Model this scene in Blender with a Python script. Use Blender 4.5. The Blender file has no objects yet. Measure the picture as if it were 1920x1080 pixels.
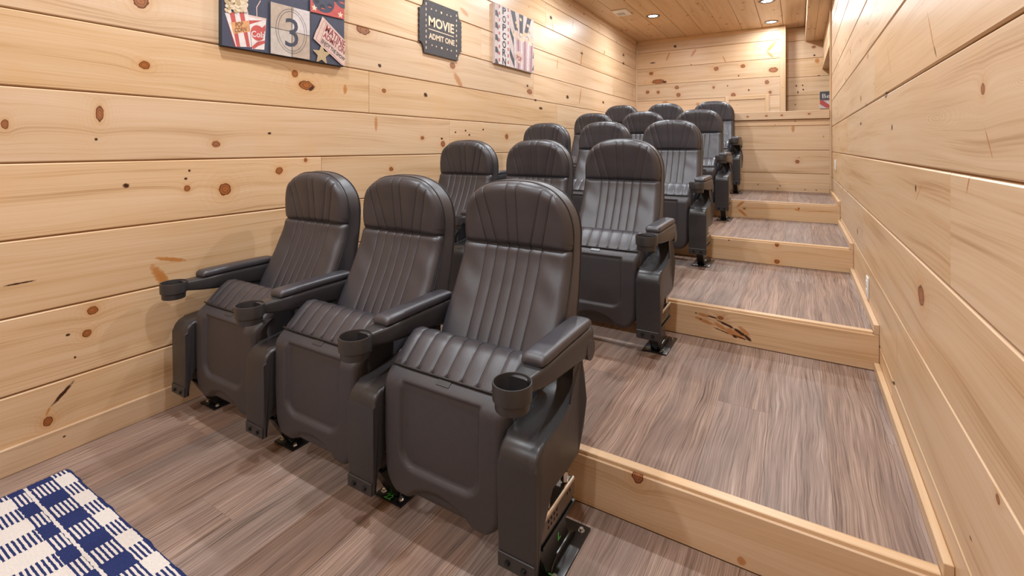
import bpy, bmesh, math, random
from mathutils import Matrix, Vector
random.seed(11)
D = bpy.data
scene = bpy.context.scene
COL = scene.collection
PI = math.pi

# ---------------------------------------------------------------- camera
cam = D.cameras.new('camera'); cam_o = D.objects.new('camera', cam); COL.objects.link(cam_o)
cam_o.location = (0, 0, 1.2)
cam_o.rotation_euler = (PI/2, 0, 0.5392)
cam.sensor_fit = 'HORIZONTAL'; cam.sensor_width = 36.0
cam.lens = 898.9/1920*36.0
cam.shift_y = -265.5/1920
cam.clip_start = 0.02; cam.clip_end = 60
scene.camera = cam_o

# ---------------------------------------------------------------- world and exposure
w = D.worlds.new('world'); scene.world = w; w.use_nodes = True
w.node_tree.nodes['Background'].inputs[0].default_value = (1.0, 0.95, 0.9, 1)
w.node_tree.nodes['Background'].inputs[1].default_value = 0.0   # closed room, no sky
scene.view_settings.view_transform = 'Standard'
scene.view_settings.look = 'None'
scene.view_settings.gamma = 1.0
scene.view_settings.use_curve_mapping = False
scene.view_settings.exposure = 0.12
LAMP_W = 24.5
LAMP_COL = (0.90, 0.955, 1.0)
KN_LEFT = [
 [0.9704, 1.8386, 0.0318, 0.0328, 0, "k"],
 [0.9844, 1.5594, 0.0221, 0.0189, 0, "k"],
 [0.8262, 1.3356, 0.0141, 0.0331, 0, "k"],
 [0.8139, 1.2296, 0.007, 0.0066, 0, "d"],
 [0.5499, 1.2806, 0.0109, 0.0194, 0, "k"],
 [1.2872, 1.2119, 0.0203, 0.0159, 0, "k"],
 [0.9159, 1.0315, 0.0133, 0.0115, 0, "d"],
 [1.1498, 1.0478, 0.0092, 0.0075, 0, "d"],
 [1.1566, 1.002, 0.0138, 0.0151, 0, "k"],
 [1.1659, 1.0848, 0.007, 0.0076, 0, "d"],
 [1.331, 0.9836, 0.0314, 0.0323, 0, "k"],
 [1.7214, 1.6177, 0.0204, 0.0214, 0, "k"],
 [1.7942, 1.5584, 0.0497, 0.0282, 0, "k"],
 [2.0756, 1.5619, 0.0167, 0.0306, 0, "o"],
 [2.4097, 1.5885, 0.02, 0.0149, 0, "k"],
 [2.8438, 1.5987, 0.0247, 0.0207, 0, "d"],
 [1.5664, 1.2713, 0.0123, 0.0073, 0, "d"],
 [2.807, 1.2655, 0.0213, 0.0143, 0, "k"],
 [1.6243, 1.0649, 0.0223, 0.0208, 0, "k"],
 [2.4785, 1.0391, 0.0207, 0.0151, 0, "k"],
 [1.7907, 1.1202, 0.0124, 0.0125, 0, "k"],
 [0.8035, 0.5283, 0.019, 0.0175, 0, "k"],
 [0.7846, 0.4406, 0.0153, 0.0162, 0, "k"],
 [0.7258, 0.454, 0.0081, 0.0063, 0, "d"],
 [0.747, 0.3573, 0.0049, 0.0064, 0, "d"],
 [0.667, 0.1411, 0.0153, 0.0185, 0, "k"],
 [2.2238, 1.9735, 0.059, 0.0319, 0, "k"],
 [2.3701, 1.7575, 0.0196, 0.0147, 0, "d"],
 [3.1804, 1.8746, 0.0359, 0.0267, 0, "k"],
 [4.5158, 1.7871, 0.0594, 0.0286, 0, "k"],
 [4.4686, 1.845, 0.0234, 0.017, 0, "d"],
 [5.0321, 2.7023, 0.0421, 0.0249, 0, "d"],
 [5.4978, 1.8165, 0.0483, 0.0267, 0, "d"],
 [4.6494, 1.7064, 0.0311, 0.0146, 0, "d"],
 [4.7762, 1.6273, 0.0518, 0.0179, 0, "d"],
 [3.041, 1.2626, 0.0169, 0.0108, 0, "d"],
 [3.0546, 1.2194, 0.0272, 0.026, 0, "k"],
 [4.0448, 1.2976, 0.0303, 0.0264, 0, "k"],
 [3.4183, 1.3006, 0.0159, 0.0094, 0, "d"],
 [3.3634, 1.3365, 0.0155, 0.0093, 0, "d"],
 [3.2203, 1.319, 0.0146, 0.009, 0, "d"],
 [3.6337, 1.3538, 0.0173, 0.0098, 0, "d"],
 [5.9612, 2.4403, 0.0458, 0.0178, 0, "d"],
 [7.7275, 2.7081, 0.056, 0.0264, 0, "d"],
 [7.7275, 2.5674, 0.056, 0.0264, 0, "d"],
 [6.7732, 1.8503, 0.045, 0.0236, 0, "d"],
 [0.7112, 0.2302, 0.0544, 0.0085, -2.344, "d"],
 [1.0489, 0.6055, 0.0765, 0.0215, -1.029, "o"],
 [1.0888, 0.6802, 0.0728, 0.0096, -0.27, "o"],
 [2.336, 1.3568, 0.0565, 0.0146, -1.571, "o"],
 [3.2577, 1.7607, 0.0881, 0.0313, -0.771, "o"],
 [0.5872, 0.6919, 0.0515, 0.0039, 0.014, "d"],
 [1.8303, 1.5434, 0.0327, 0.0126, 0.601, "d"],
 [5.0817, 2.6007, 0.0639, 0.0156, -1.18, "o"],
 [5.9432, 2.3599, 0.154, 0.0178, -1.825, "o"],
 [5.9069, 1.8672, 0.1238, 0.0177, -1.89, "o"],
 [5.2049, 2.1867, 0.0741, 0.0128, -1.791, "o"],
 [5.6626, 2.7557, 0.0708, 0.0137, -1.838, "o"],
 [6.8185, 2.5911, 0.0521, 0.0199, -2.141, "o"],
 [8.2142, 2.1213, 0.1482, 0.0139, -1.681, "o"],
 [3.3485, 2.36, 0.0687, 0.0228, -0.344, "o"],
 [1.6535, 0.7195, 0.0524, 0.0091, -2.105, "o"],
 [0.667, 0.1802, 0.0188, 0.0041, -1.945, "o"],
]
KN_RIGHT = [
 [1.8738, 0.7505, 0.0441, 0.0322, 0, "k"],
 [1.3077, 1.3148, 0.013, 0.0128, 0, "k"],
 [2.5552, 1.4179, 0.0508, 0.0158, 0, "d"],
 [2.3994, 1.2749, 0.019, 0.0127, 0, "d"],
 [1.2238, 0.5467, 0.0111, 0.0089, 0, "k"],
 [1.9507, 1.068, 0.0121, 0.0135, 0, "d"],
 [1.6962, 1.2755, 0.053, 0.0101, 0, "r"],
 [1.1102, 1.3121, 0.0176, 0.0062, 0, "r"],
 [3.5123, 1.3348, 0.0572, 0.0095, 0, "d"],
 [1.3875, 0.3586, 0.0112, 0.0034, 0, "d"],
 [1.7494, 1.5213, 0.0865, 0.0054, -2.17, "o"],
 [1.6993, 1.4567, 0.0263, 0.0044, -2.229, "d"],
 [2.4725, 1.5492, 0.0935, 0.0045, -2.204, "o"],
 [1.4046, 1.1197, 0.0283, 0.0046, -1.031, "o"],
 [2.3685, 0.2763, 0.028, 0.0063, 3.014, "d"],
 [2.2912, 0.437, 0.0683, 0.004, -1.833, "o"],
 [1.9018, 1.0624, 0.0692, 0.0024, -0.579, "o"],
 [1.2753, 1.208, 0.0443, 0.0032, -2.225, "o"],
 [4.9579, -2.2083, 0.679, 0.0051, 2.602, "d"],
]
KN_BACK = [
 [-1.814, 2.9066, 0.0309, 0.0273, 0, "d"],
 [-2.2171, 2.4738, 0.0371, 0.028, 0, "k"],
 [-2.0975, 2.3255, 0.1096, 0.0417, 0, "k"],
 [-1.9887, 2.3088, 0.045, 0.023, 0, "d"],
 [-1.1598, 2.47, 0.0365, 0.0349, 0, "k"],
 [-0.7649, 2.4797, 0.0346, 0.0298, 0, "k"],
 [-1.7841, 2.2038, 0.0351, 0.0318, 0, "k"],
 [-1.7578, 2.0752, 0.035, 0.0363, 0, "k"],
 [-2.2822, 2.1509, 0.0327, 0.0281, 0, "k"],
 [-2.0975, 2.1402, 0.0274, 0.0278, 0, "k"],
 [-0.9047, 2.0282, 0.0353, 0.0343, 0, "k"],
 [-1.2004, 2.167, 0.0204, 0.0219, 0, "k"],
 [-0.6808, 2.0919, 0.0152, 0.0169, 0, "d"],
 [-1.9797, 1.9586, 0.054, 0.0276, 0, "o"],
 [-1.4488, 1.907, 0.0337, 0.0267, 0, "o"],
 [-0.339, 2.3852, 0.0653, 0.0413, 0, "k"],
 [-0.4266, 2.2013, 0.0294, 0.0332, 0, "k"],
 [-0.3827, 2.0408, 0.0219, 0.0249, 0, "k"],
 [-1.5505, 2.574, 0.0102, 0.0107, 0, "d"],
 [-0.8267, 2.3313, 0.0116, 0.0171, 0, "d"],
 [-2.1893, 2.658, 0.0554, 0.0121, 0, "d"],
 [-2.3667, 3.0223, 0.0283, 0.0188, 0, "d"],
 [-1.3735, 3.0276, 0.025, 0.0133, 0, "d"],
 [-0.9914, 2.1797, 0.0119, 0.0129, 0, "d"],
 [-1.9304, 2.7447, 0.0839, 0.0137, -1.99, "o"],
 [-1.5123, 2.767, 0.0811, 0.0223, -2.148, "o"],
 [-0.3647, 2.7511, 0.1125, 0.0288, -2.254, "o"],
 [-0.3828, 2.6251, 0.0768, 0.0208, -0.85, "o"],
 [-1.0392, 2.6159, 0.0645, 0.0104, -1.155, "o"],
]
KN_ALC = [
 [0.1981, 2.7277, 0.0277, 0.0205, 0, "k"],
 [0.205, 2.6001, 0.0173, 0.0164, 0, "d"],
 [0.2395, 2.5109, 0.0345, 0.0408, 0, "o"],
 [0.2602, 2.2806, 0.0206, 0.0122, 0, "d"],
 [-0.0345, 2.1448, 0.0143, 0.0167, 0, "d"],
 [0.051, 2.1475, 0.0106, 0.0166, 0, "d"],
 [0.058, 2.0809, 0.0141, 0.0165, 0, "d"],
 [-0.013, 2.0436, 0.0107, 0.0249, 0, "d"],
 [-0.0488, 1.854, 0.0086, 0.0125, 0, "d"],
]
KN_HALF = [
 [-0.015, 1.0242, 0.0212, 0.0216, 0, "k"],
 [0.0009, 1.0737, 0.0053, 0.0062, 0, "d"],
 [-0.0575, 1.4073, 0.0187, 0.0495, 0, "o"],
 [0.2386, 1.3113, 0.0076, 0.0151, 0, "o"],
]
KN_RISER = [
 [[-0.4385, 0.1563, 0.0187, 0.0236, 0, "k"], [-0.1404, 0.0204, 0.0137, 0.0121, 0, "o"]],
 [[-0.506, 0.1082, 0.0042, 0.0116, 0, "d"], [-0.4785, 0.2963, 0.0055, 0.0043, 0, "d"], [-0.4539, 0.269, 0.0054, 0.0043, 0, "d"], [-0.3555, 0.2929, 0.0157, 0.0099, 0, "k"], [-0.3503, 0.3276, 0.0013, 0.0014, 0, "d"], [-0.3951, 0.2899, 0.0269, 0.0057, -0.115, "d"], [-0.3287, 0.263, 0.0544, 0.0071, -0.352, "d"], [-0.2623, 0.234, 0.0407, 0.0098, -0.503, "d"], [-0.226, 0.2123, 0.0255, 0.011, -0.736, "d"], [-0.3508, 0.2263, 0.0528, 0.0034, -0.253, "d"], [-0.2662, 0.2097, 0.0432, 0.0042, -0.206, "d"], [-0.2861, 0.2083, 0.0196, 0.007, -0.332, "d"], [-0.4355, 0.2612, 0.058, 0.0101, -0.255, "o"], [-0.4406, 0.2916, 0.0342, 0.0087, -0.109, "o"], [-0.2877, 0.222, 0.0562, 0.0197, -0.292, "o"], [-0.2434, 0.2446, 0.0374, 0.0111, -0.674, "o"], [-0.3582, 0.2473, 0.0344, 0.0114, -0.428, "o"]],
 [[-0.1348, 0.494, 0.0135, 0.0192, 0, "k"], [-0.1358, 0.3689, 0.0185, 0.0154, 0, "k"], [-0.4534, 0.4908, 0.0055, 0.006, 0, "d"]],
 [[-0.4534, 0.5978, 0.0117, 0.0093, 0, "k"], [-0.0014, 0.6279, 0.0084, 0.0074, 0, "k"], [-0.4236, 0.6719, 0.0093, 0.0062, 0, "d"], [-0.4844, 0.6423, 0.0532, 0.0129, -2.353, "o"], [-0.4704, 0.558, 0.0552, 0.013, -0.691, "o"], [-0.012, 0.6149, 0.0269, 0.0099, -0.274, "o"], [-0.2996, 0.6108, 0.2767, 0.0031, 0.039, "o"], [0.1553, 0.6117, 0.1482, 0.0029, 0.086, "o"]],
]
ART1 = [
 ["P", "white", [[1.4313, 1.8804], [1.5286, 1.8824], [1.5177, 1.7159], [1.4519, 1.7094]]],
 ["P", "red", [[1.4333, 1.8539], [1.5112, 1.8714], [1.477, 1.8543], [1.4374, 1.8334]]],
 ["P", "red", [[1.494, 1.8189], [1.5251, 1.8525], [1.5233, 1.8168], [1.5026, 1.8001]]],
 ["P", "red", [[1.4477, 1.718], [1.4812, 1.7527], [1.5207, 1.7663], [1.5199, 1.7495], [1.4855, 1.7309], [1.4602, 1.7092]]],
 ["P", "rose", [[1.4313, 1.8833], [1.5294, 1.8856], [1.5286, 1.8754], [1.4313, 1.8736]]],
 ["C", "red", [1.4812, 1.7978], 0.0377, 0.041],
 ["T", "white", "Cola", [1.4477, 1.7728], [1.522, 1.7791], [1.4477, 1.8044]],
 ["L", "rose", 0.0022, [[1.477, 1.8842], [1.4753, 1.9317], [1.4966, 1.9729]]],
 ["P", "darkred", [[1.3108, 1.8637], [1.3191, 1.8367], [1.3672, 1.7057], [1.3594, 1.7058]]],
 ["P", "white", [[1.3127, 1.8642], [1.4292, 1.8981], [1.4477, 1.718], [1.3672, 1.7057]]],
 ["P", "red", [[1.3351, 1.8707], [1.3594, 1.8781], [1.3897, 1.7085], [1.3712, 1.706]]],
 ["P", "red", [[1.3838, 1.8824], [1.4077, 1.8897], [1.4403, 1.7175], [1.4223, 1.7151]]],
 ["P", "orange", [[1.3401, 1.8227], [1.4321, 1.8524], [1.4403, 1.7976], [1.3548, 1.7682]]],
 ["T", "brown", "POP", [1.3653, 1.8046], [1.4049, 1.8183], [1.3641, 1.8272]],
 ["T", "brown", "CORN", [1.3614, 1.7763], [1.4211, 1.7957], [1.3602, 1.7988]],
 ["C", "cream", [1.3396, 1.9535], 0.0085, 0.0086],
 ["C", "tan", [1.3246, 1.9566], 0.0089, 0.0091],
 ["C", "tan", [1.3993, 1.9115], 0.0081, 0.0081],
 ["C", "cream", [1.3438, 1.9487], 0.0074, 0.0075],
 ["C", "tan", [1.4148, 1.9806], 0.0099, 0.0098],
 ["C", "tan", [1.3993, 1.9617], 0.0085, 0.0084],
 ["C", "cream", [1.3242, 1.9064], 0.0094, 0.0096],
 ["C", "tan", [1.3336, 1.9202], 0.0072, 0.0074],
 ["C", "tan", [1.3161, 1.9311], 0.0095, 0.0097],
 ["C", "tan", [1.4045, 1.9353], 0.0089, 0.0088],
 ["C", "cream", [1.36, 1.954], 0.0082, 0.0083],
 ["C", "cream2", [1.3236, 1.9185], 0.0107, 0.0109],
 ["C", "cream", [1.3886, 1.963], 0.0099, 0.0098],
 ["C", "tan", [1.3581, 1.9499], 0.0095, 0.0096],
 ["C", "cream", [1.3342, 1.9235], 0.0092, 0.0093],
 ["C", "cream", [1.4106, 1.9728], 0.0075, 0.0075],
 ["C", "cream", [1.3439, 1.9135], 0.0103, 0.0104],
 ["C", "cream", [1.3495, 1.9498], 0.0088, 0.0089],
 ["C", "tan", [1.3522, 1.9587], 0.0107, 0.0108],
 ["C", "tan", [1.3923, 1.8927], 0.0073, 0.0072],
 ["C", "cream", [1.3485, 1.9516], 0.0095, 0.0096],
 ["C", "cream", [1.3456, 1.9475], 0.0087, 0.0088],
 ["C", "cream", [1.3411, 1.9113], 0.0075, 0.0077],
 ["C", "tan", [1.3529, 1.9267], 0.0084, 0.0085],
 ["C", "cream", [1.4208, 1.9339], 0.0091, 0.009],
 ["C", "cream", [1.3592, 1.9497], 0.0073, 0.0073],
 ["C", "cream", [1.3925, 1.9246], 0.0111, 0.011],
 ["C", "cream", [1.3721, 1.9206], 0.0084, 0.0084],
 ["C", "cream2", [1.3279, 1.9139], 0.0098, 0.01],
 ["C", "cream2", [1.3834, 1.9568], 0.0079, 0.0079],
 ["C", "cream", [1.3578, 1.9642], 0.0087, 0.0087],
 ["C", "cream", [1.3829, 1.9368], 0.008, 0.008],
 ["C", "cream", [1.3186, 1.935], 0.0077, 0.0079],
 ["C", "tan", [1.3963, 1.9412], 0.0083, 0.0082],
 ["C", "cream2", [1.3206, 1.878], 0.009, 0.0092],
 ["C", "cream", [1.417, 1.9258], 0.0109, 0.0107],
 ["C", "cream", [1.3666, 1.9617], 0.0079, 0.0079],
 ["C", "tan", [1.3501, 1.9086], 0.0101, 0.0102],
 ["C", "tan", [1.4009, 1.9327], 0.0099, 0.0098],
 ["C", "tan", [1.3503, 1.9315], 0.0089, 0.009],
 ["C", "cream", [1.4169, 1.9244], 0.0075, 0.0074],
 ["C", "cream", [1.3957, 1.954], 0.0106, 0.0106],
 ["C", "cream2", [1.3872, 1.9347], 0.009, 0.009],
 ["C", "cream", [1.4131, 1.9631], 0.0073, 0.0072],
 ["C", "cream2", [1.3167, 1.8815], 0.0073, 0.0074],
 ["C", "cream", [1.4077, 1.9325], 0.0108, 0.0107],
 ["C", "cream2", [1.332, 1.9082], 0.01, 0.0102],
 ["C", "cream", [1.4118, 1.9433], 0.0076, 0.0075],
 ["C", "cream", [1.3661, 1.8946], 0.0094, 0.0095],
 ["C", "cream", [1.3196, 1.9502], 0.0102, 0.0104],
 ["C", "cream2", [1.3459, 1.9342], 0.0072, 0.0073],
 ["C", "cream", [1.3547, 1.8985], 0.0082, 0.0083],
 ["C", "cream", [1.3948, 1.9025], 0.0088, 0.0088],
 ["C", "cream2", [1.3271, 1.9059], 0.0103, 0.0104],
 ["C", "cream", [1.3584, 1.906], 0.0088, 0.0088],
 ["C", "cream", [1.3818, 1.8928], 0.009, 0.009],
 ["C", "cream", [1.3991, 1.9639], 0.0107, 0.0107],
 ["C", "tan", [1.3893, 1.9473], 0.0106, 0.0106],
 ["C", "cream", [1.3717, 1.8925], 0.0099, 0.0099],
 ["C", "cream2", [1.383, 1.9636], 0.0076, 0.0076],
 ["C", "tan", [1.37, 1.9254], 0.0087, 0.0087],
 ["C", "cream", [1.3522, 1.8996], 0.0108, 0.0109],
 ["C", "cream2", [1.386, 1.9218], 0.0084, 0.0084],
 ["C", "cream2", [1.3974, 1.9283], 0.011, 0.0109],
 ["C", "tan", [1.3792, 1.9346], 0.0077, 0.0077],
 ["C", "cream", [1.4195, 1.9541], 0.0091, 0.009],
 ["C", "tan", [1.3859, 1.9206], 0.0083, 0.0083],
 ["C", "cream", [1.3356, 1.8932], 0.0095, 0.0097],
 ["C", "tan", [1.3232, 1.9028], 0.0103, 0.0105],
 ["C", "cream", [1.3836, 1.9459], 0.0083, 0.0083],
 ["C", "cream", [1.3782, 1.9273], 0.0101, 0.0101],
 ["C", "cream", [1.3994, 1.9078], 0.0111, 0.011],
 ["C", "cream", [1.3341, 1.8763], 0.0094, 0.0096],
 ["C", "cream2", [1.395, 1.8926], 0.0077, 0.0076],
 ["C", "tan", [1.3859, 1.9099], 0.0096, 0.0096],
 ["C", "cream", [1.405, 1.9197], 0.0108, 0.0107],
 ["C", "cream", [1.4098, 1.9195], 0.0085, 0.0084],
 ["C", "cream2", [1.3934, 1.93], 0.0093, 0.0093],
 ["C", "tan", [1.41, 1.9463], 0.0089, 0.0088],
 ["C", "cream", [1.3446, 1.9283], 0.007, 0.0071],
 ["C", "tan", [1.4099, 1.9411], 0.0096, 0.0095],
 ["C", "cream", [1.3572, 1.9336], 0.0071, 0.0072],
 ["C", "tan", [1.3628, 1.8851], 0.0095, 0.0096],
 ["C", "tan", [1.3783, 1.9457], 0.0075, 0.0075],
 ["C", "cream", [1.3655, 1.9139], 0.0089, 0.009],
 ["C", "cream", [1.3306, 1.9395], 0.008, 0.0082],
 ["C", "tan", [1.3321, 1.8926], 0.0095, 0.0097],
 ["C", "cream", [1.3173, 1.9354], 0.0097, 0.0099],
 ["C", "cream", [1.3186, 1.9297], 0.0073, 0.0074],
 ["C", "cream", [1.4078, 1.9243], 0.0097, 0.0096],
 ["C", "cream", [1.3919, 1.9193], 0.011, 0.011],
 ["C", "cream", [1.3736, 1.9113], 0.01, 0.01],
 ["C", "cream2", [1.3675, 1.9566], 0.0104, 0.0104],
 ["C", "tan", [1.368, 1.9375], 0.0077, 0.0077],
 ["C", "cream2", [1.3688, 1.9237], 0.0083, 0.0083],
 ["C", "cream", [1.3492, 1.9317], 0.0086, 0.0087],
 ["C", "cream", [1.344, 1.9054], 0.0081, 0.0082],
 ["C", "cream", [1.3241, 1.9483], 0.0092, 0.0094],
 ["C", "cream", [1.3392, 1.9147], 0.0088, 0.0089],
 ["C", "cream2", [1.4086, 1.9413], 0.0102, 0.0101],
 ["C", "cream", [1.35, 1.9503], 0.009, 0.0091],
 ["C", "tan", [1.3263, 1.9058], 0.0103, 0.0105],
 ["C", "cream", [1.4135, 1.9091], 0.009, 0.0089],
 ["C", "tan", [1.4015, 1.9606], 0.0096, 0.0095],
 ["C", "cream", [1.3976, 1.9363], 0.0106, 0.0105],
 ["C", "cream", [1.4092, 1.9027], 0.0109, 0.0107],
 ["C", "tan", [1.3783, 1.927], 0.011, 0.011],
 ["C", "cream", [1.4132, 1.9668], 0.0075, 0.0074],
 ["C", "cream", [1.3193, 1.8992], 0.0081, 0.0083],
 ["C", "cream", [1.3882, 1.9654], 0.0111, 0.011],
 ["C", "cream", [1.3227, 1.9385], 0.0079, 0.0081],
 ["C", "cream", [1.4091, 1.8956], 0.0073, 0.0072],
 ["C", "tan", [1.3372, 1.9404], 0.0098, 0.0099],
 ["C", "cream2", [1.401, 1.9529], 0.0088, 0.0087],
 ["C", "tan", [1.3188, 1.9216], 0.0105, 0.0108],
 ["C", "cream2", [1.3736, 1.947], 0.0079, 0.0079],
 ["C", "cream2", [1.3485, 1.9463], 0.0088, 0.0089],
 ["C", "cream2", [1.4136, 1.9582], 0.0104, 0.0102],
 ["C", "cream", [1.4156, 1.9012], 0.009, 0.0089],
 ["C", "tan", [1.3417, 1.919], 0.0071, 0.0072],
 ["P", "line", [[1.544, 1.9886], [1.5497, 1.9901], [1.5519, 1.7008], [1.547, 1.7017]]],
 ["P", "beige", [[1.5506, 1.9811], [1.7901, 1.9851], [1.7926, 1.7045], [1.5506, 1.7023]]],
 ["P", "pale", [[1.6898, 1.9829], [1.7901, 1.9851], [1.7916, 1.844], [1.6768, 1.8462]]],
 ["P", "pale2", [[1.5506, 1.8434], [1.6768, 1.8462], [1.6768, 1.7019], [1.5506, 1.7023]]],
 ["P", "line", [[1.6739, 1.9811], [1.6782, 1.9813], [1.6792, 1.7022], [1.6749, 1.7024]]],
 ["P", "line", [[1.5506, 1.8451], [1.7916, 1.8458], [1.7916, 1.8422], [1.5506, 1.8417]]],
 ["R", "line", [1.6753, 1.8459], 0.0952, 0.1233, 0.0012],
 ["R", "line", [1.6753, 1.8459], 0.0814, 0.1102, 0.0012],
 ["T", "navy2", "3", [1.635, 1.7578], [1.7168, 1.7627], [1.635, 1.9153]],
 ["P", "line", [[1.7901, 2.0531], [1.7952, 2.0544], [1.7963, 1.6914], [1.7911, 1.6925]]],
 ["P", "red", [[1.7952, 2.1271], [2.0358, 2.176], [2.0382, 1.9952], [1.7952, 1.9864]]],
 ["C", "navy", [1.8858, 2.0689], 0.0785, 0.0677],
 ["C", "navy", [2.0227, 2.1189], 0.0604, 0.0583],
 ["C", "navy3", [1.8776, 2.0332], 0.0186, 0.0168],
 ["C", "navy3", [1.9314, 2.0523], 0.0192, 0.017],
 ["C", "navy3", [1.8373, 2.0609], 0.0182, 0.0166],
 ["C", "navy3", [1.9701, 2.105], 0.0197, 0.0172],
 ["C", "red", [1.8793, 2.0243], 0.0131, 0.0042],
 ["C", "red", [1.9302, 2.0449], 0.0136, 0.0043],
 ["C", "red", [2.0197, 2.0948], 0.0203, 0.0058],
 ["S", "cream", [1.8214, 2.0146], 0.021],
 ["S", "cream", [2.0079, 2.0173], 0.0222],
 ["S", "tan", [1.8722, 1.747], 0.0651],
 ["P", "rose", [[1.8776, 1.9769], [2.0418, 1.8651], [2.0418, 1.703], [2.0168, 1.7077], [1.8151, 1.8326], [1.8319, 1.8804], [1.8479, 1.9068]]],
 ["L", "darkred", 0.001, [[1.8858, 1.9545], [2.0418, 1.8529]]],
 ["L", "darkred", 0.001, [[1.8858, 1.9545], [1.833, 1.8361]]],
 ["L", "darkred", 0.001, [[1.833, 1.8361], [2.0257, 1.709]]],
 ["L", "darkred", 0.001, [[1.9024, 1.9419], [1.8614, 1.8217]]],
 ["T", "darkred", "MATINE", [1.8941, 1.8956], [2.0358, 1.8128], [1.909, 1.9349]],
 ["T", "darkred", "ADMIT ON", [1.8793, 1.8576], [2.0358, 1.7738], [1.8902, 1.8887]],
 ["T", "line", "ENJOY THE SHOW", [1.8668, 1.8204], [2.0358, 1.7324], [1.8749, 1.8419]],
 ["L", "line", 0.0008, [[1.8722, 1.8478], [2.037, 1.7511]]],
]
ART2 = [
 ["T", "sand", "MOVIE", [2.8611, 2.1419], [3.1796, 2.1389], [2.8611, 2.2167]],
 ["T", "sand", "ADMIT ONE", [2.8628, 2.0411], [3.1866, 2.0402], [2.8628, 2.0853]],
 ["P", "sand", [[2.8611, 2.1178], [3.1766, 2.1155], [3.1766, 2.1087], [2.8611, 2.1114]]],
 ["S", "sand", [2.8934, 2.2741], 0.0093],
 ["S", "sand", [2.9496, 2.2755], 0.0094],
 ["S", "sand", [3.0156, 2.2743], 0.0143],
 ["S", "sand", [3.0865, 2.2744], 0.0097],
 ["S", "sand", [3.138, 2.2742], 0.0098],
 ["S", "sand", [2.9005, 1.9927], 0.0093],
 ["S", "sand", [2.9523, 1.9915], 0.0094],
 ["S", "sand", [3.0203, 1.9917], 0.0143],
 ["S", "sand", [3.0914, 1.9927], 0.0097],
 ["S", "sand", [3.1419, 1.9905], 0.0098],
 ["P", "sand", [[2.8258, 2.3099], [2.8343, 2.3104], [2.8343, 2.2904], [2.8258, 2.2899]]],
 ["P", "sand", [[3.2068, 2.3058], [3.2169, 2.3063], [3.2169, 2.2883], [3.2068, 2.2878]]],
 ["P", "sand", [[2.8258, 2.2677], [2.8343, 2.2681], [2.8343, 2.2481], [2.8258, 2.2477]]],
 ["P", "sand", [[3.2068, 2.2636], [3.2169, 2.264], [3.2169, 2.246], [3.2068, 2.2456]]],
 ["P", "sand", [[2.8258, 2.2255], [2.8343, 2.2258], [2.8343, 2.2058], [2.8258, 2.2055]]],
 ["P", "sand", [[3.2068, 2.2214], [3.2169, 2.2217], [3.2169, 2.2037], [3.2068, 2.2034]]],
 ["P", "sand", [[2.8258, 2.1833], [2.8343, 2.1835], [2.8343, 2.1635], [2.8258, 2.1633]]],
 ["P", "sand", [[3.2068, 2.1791], [3.2169, 2.1794], [3.2169, 2.1614], [3.2068, 2.1611]]],
 ["P", "sand", [[2.8258, 2.1411], [2.8343, 2.1412], [2.8343, 2.1213], [2.8258, 2.1211]]],
 ["P", "sand", [[3.2068, 2.1369], [3.2169, 2.1371], [3.2169, 2.119], [3.2068, 2.1189]]],
 ["P", "sand", [[2.8258, 2.0989], [2.8343, 2.099], [2.8343, 2.079], [2.8258, 2.0789]]],
 ["P", "sand", [[3.2068, 2.0947], [3.2169, 2.0948], [3.2169, 2.0767], [3.2068, 2.0767]]],
 ["P", "sand", [[2.8258, 2.0567], [2.8343, 2.0567], [2.8343, 2.0367], [2.8258, 2.0367]]],
 ["P", "sand", [[3.2068, 2.0525], [3.2169, 2.0525], [3.2169, 2.0344], [3.2068, 2.0345]]],
 ["P", "sand", [[2.8258, 2.0145], [2.8343, 2.0144], [2.8343, 1.9944], [2.8258, 1.9945]]],
 ["P", "sand", [[3.2068, 2.0103], [3.2169, 2.0102], [3.2169, 1.9921], [3.2068, 1.9923]]],
 ["P", "sand", [[2.8258, 1.9723], [2.8343, 1.9721], [2.8343, 1.9521], [2.8258, 1.9523]]],
 ["P", "sand", [[3.2068, 1.9681], [3.2169, 1.9679], [3.2169, 1.9498], [3.2068, 1.9501]]],
]
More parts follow.
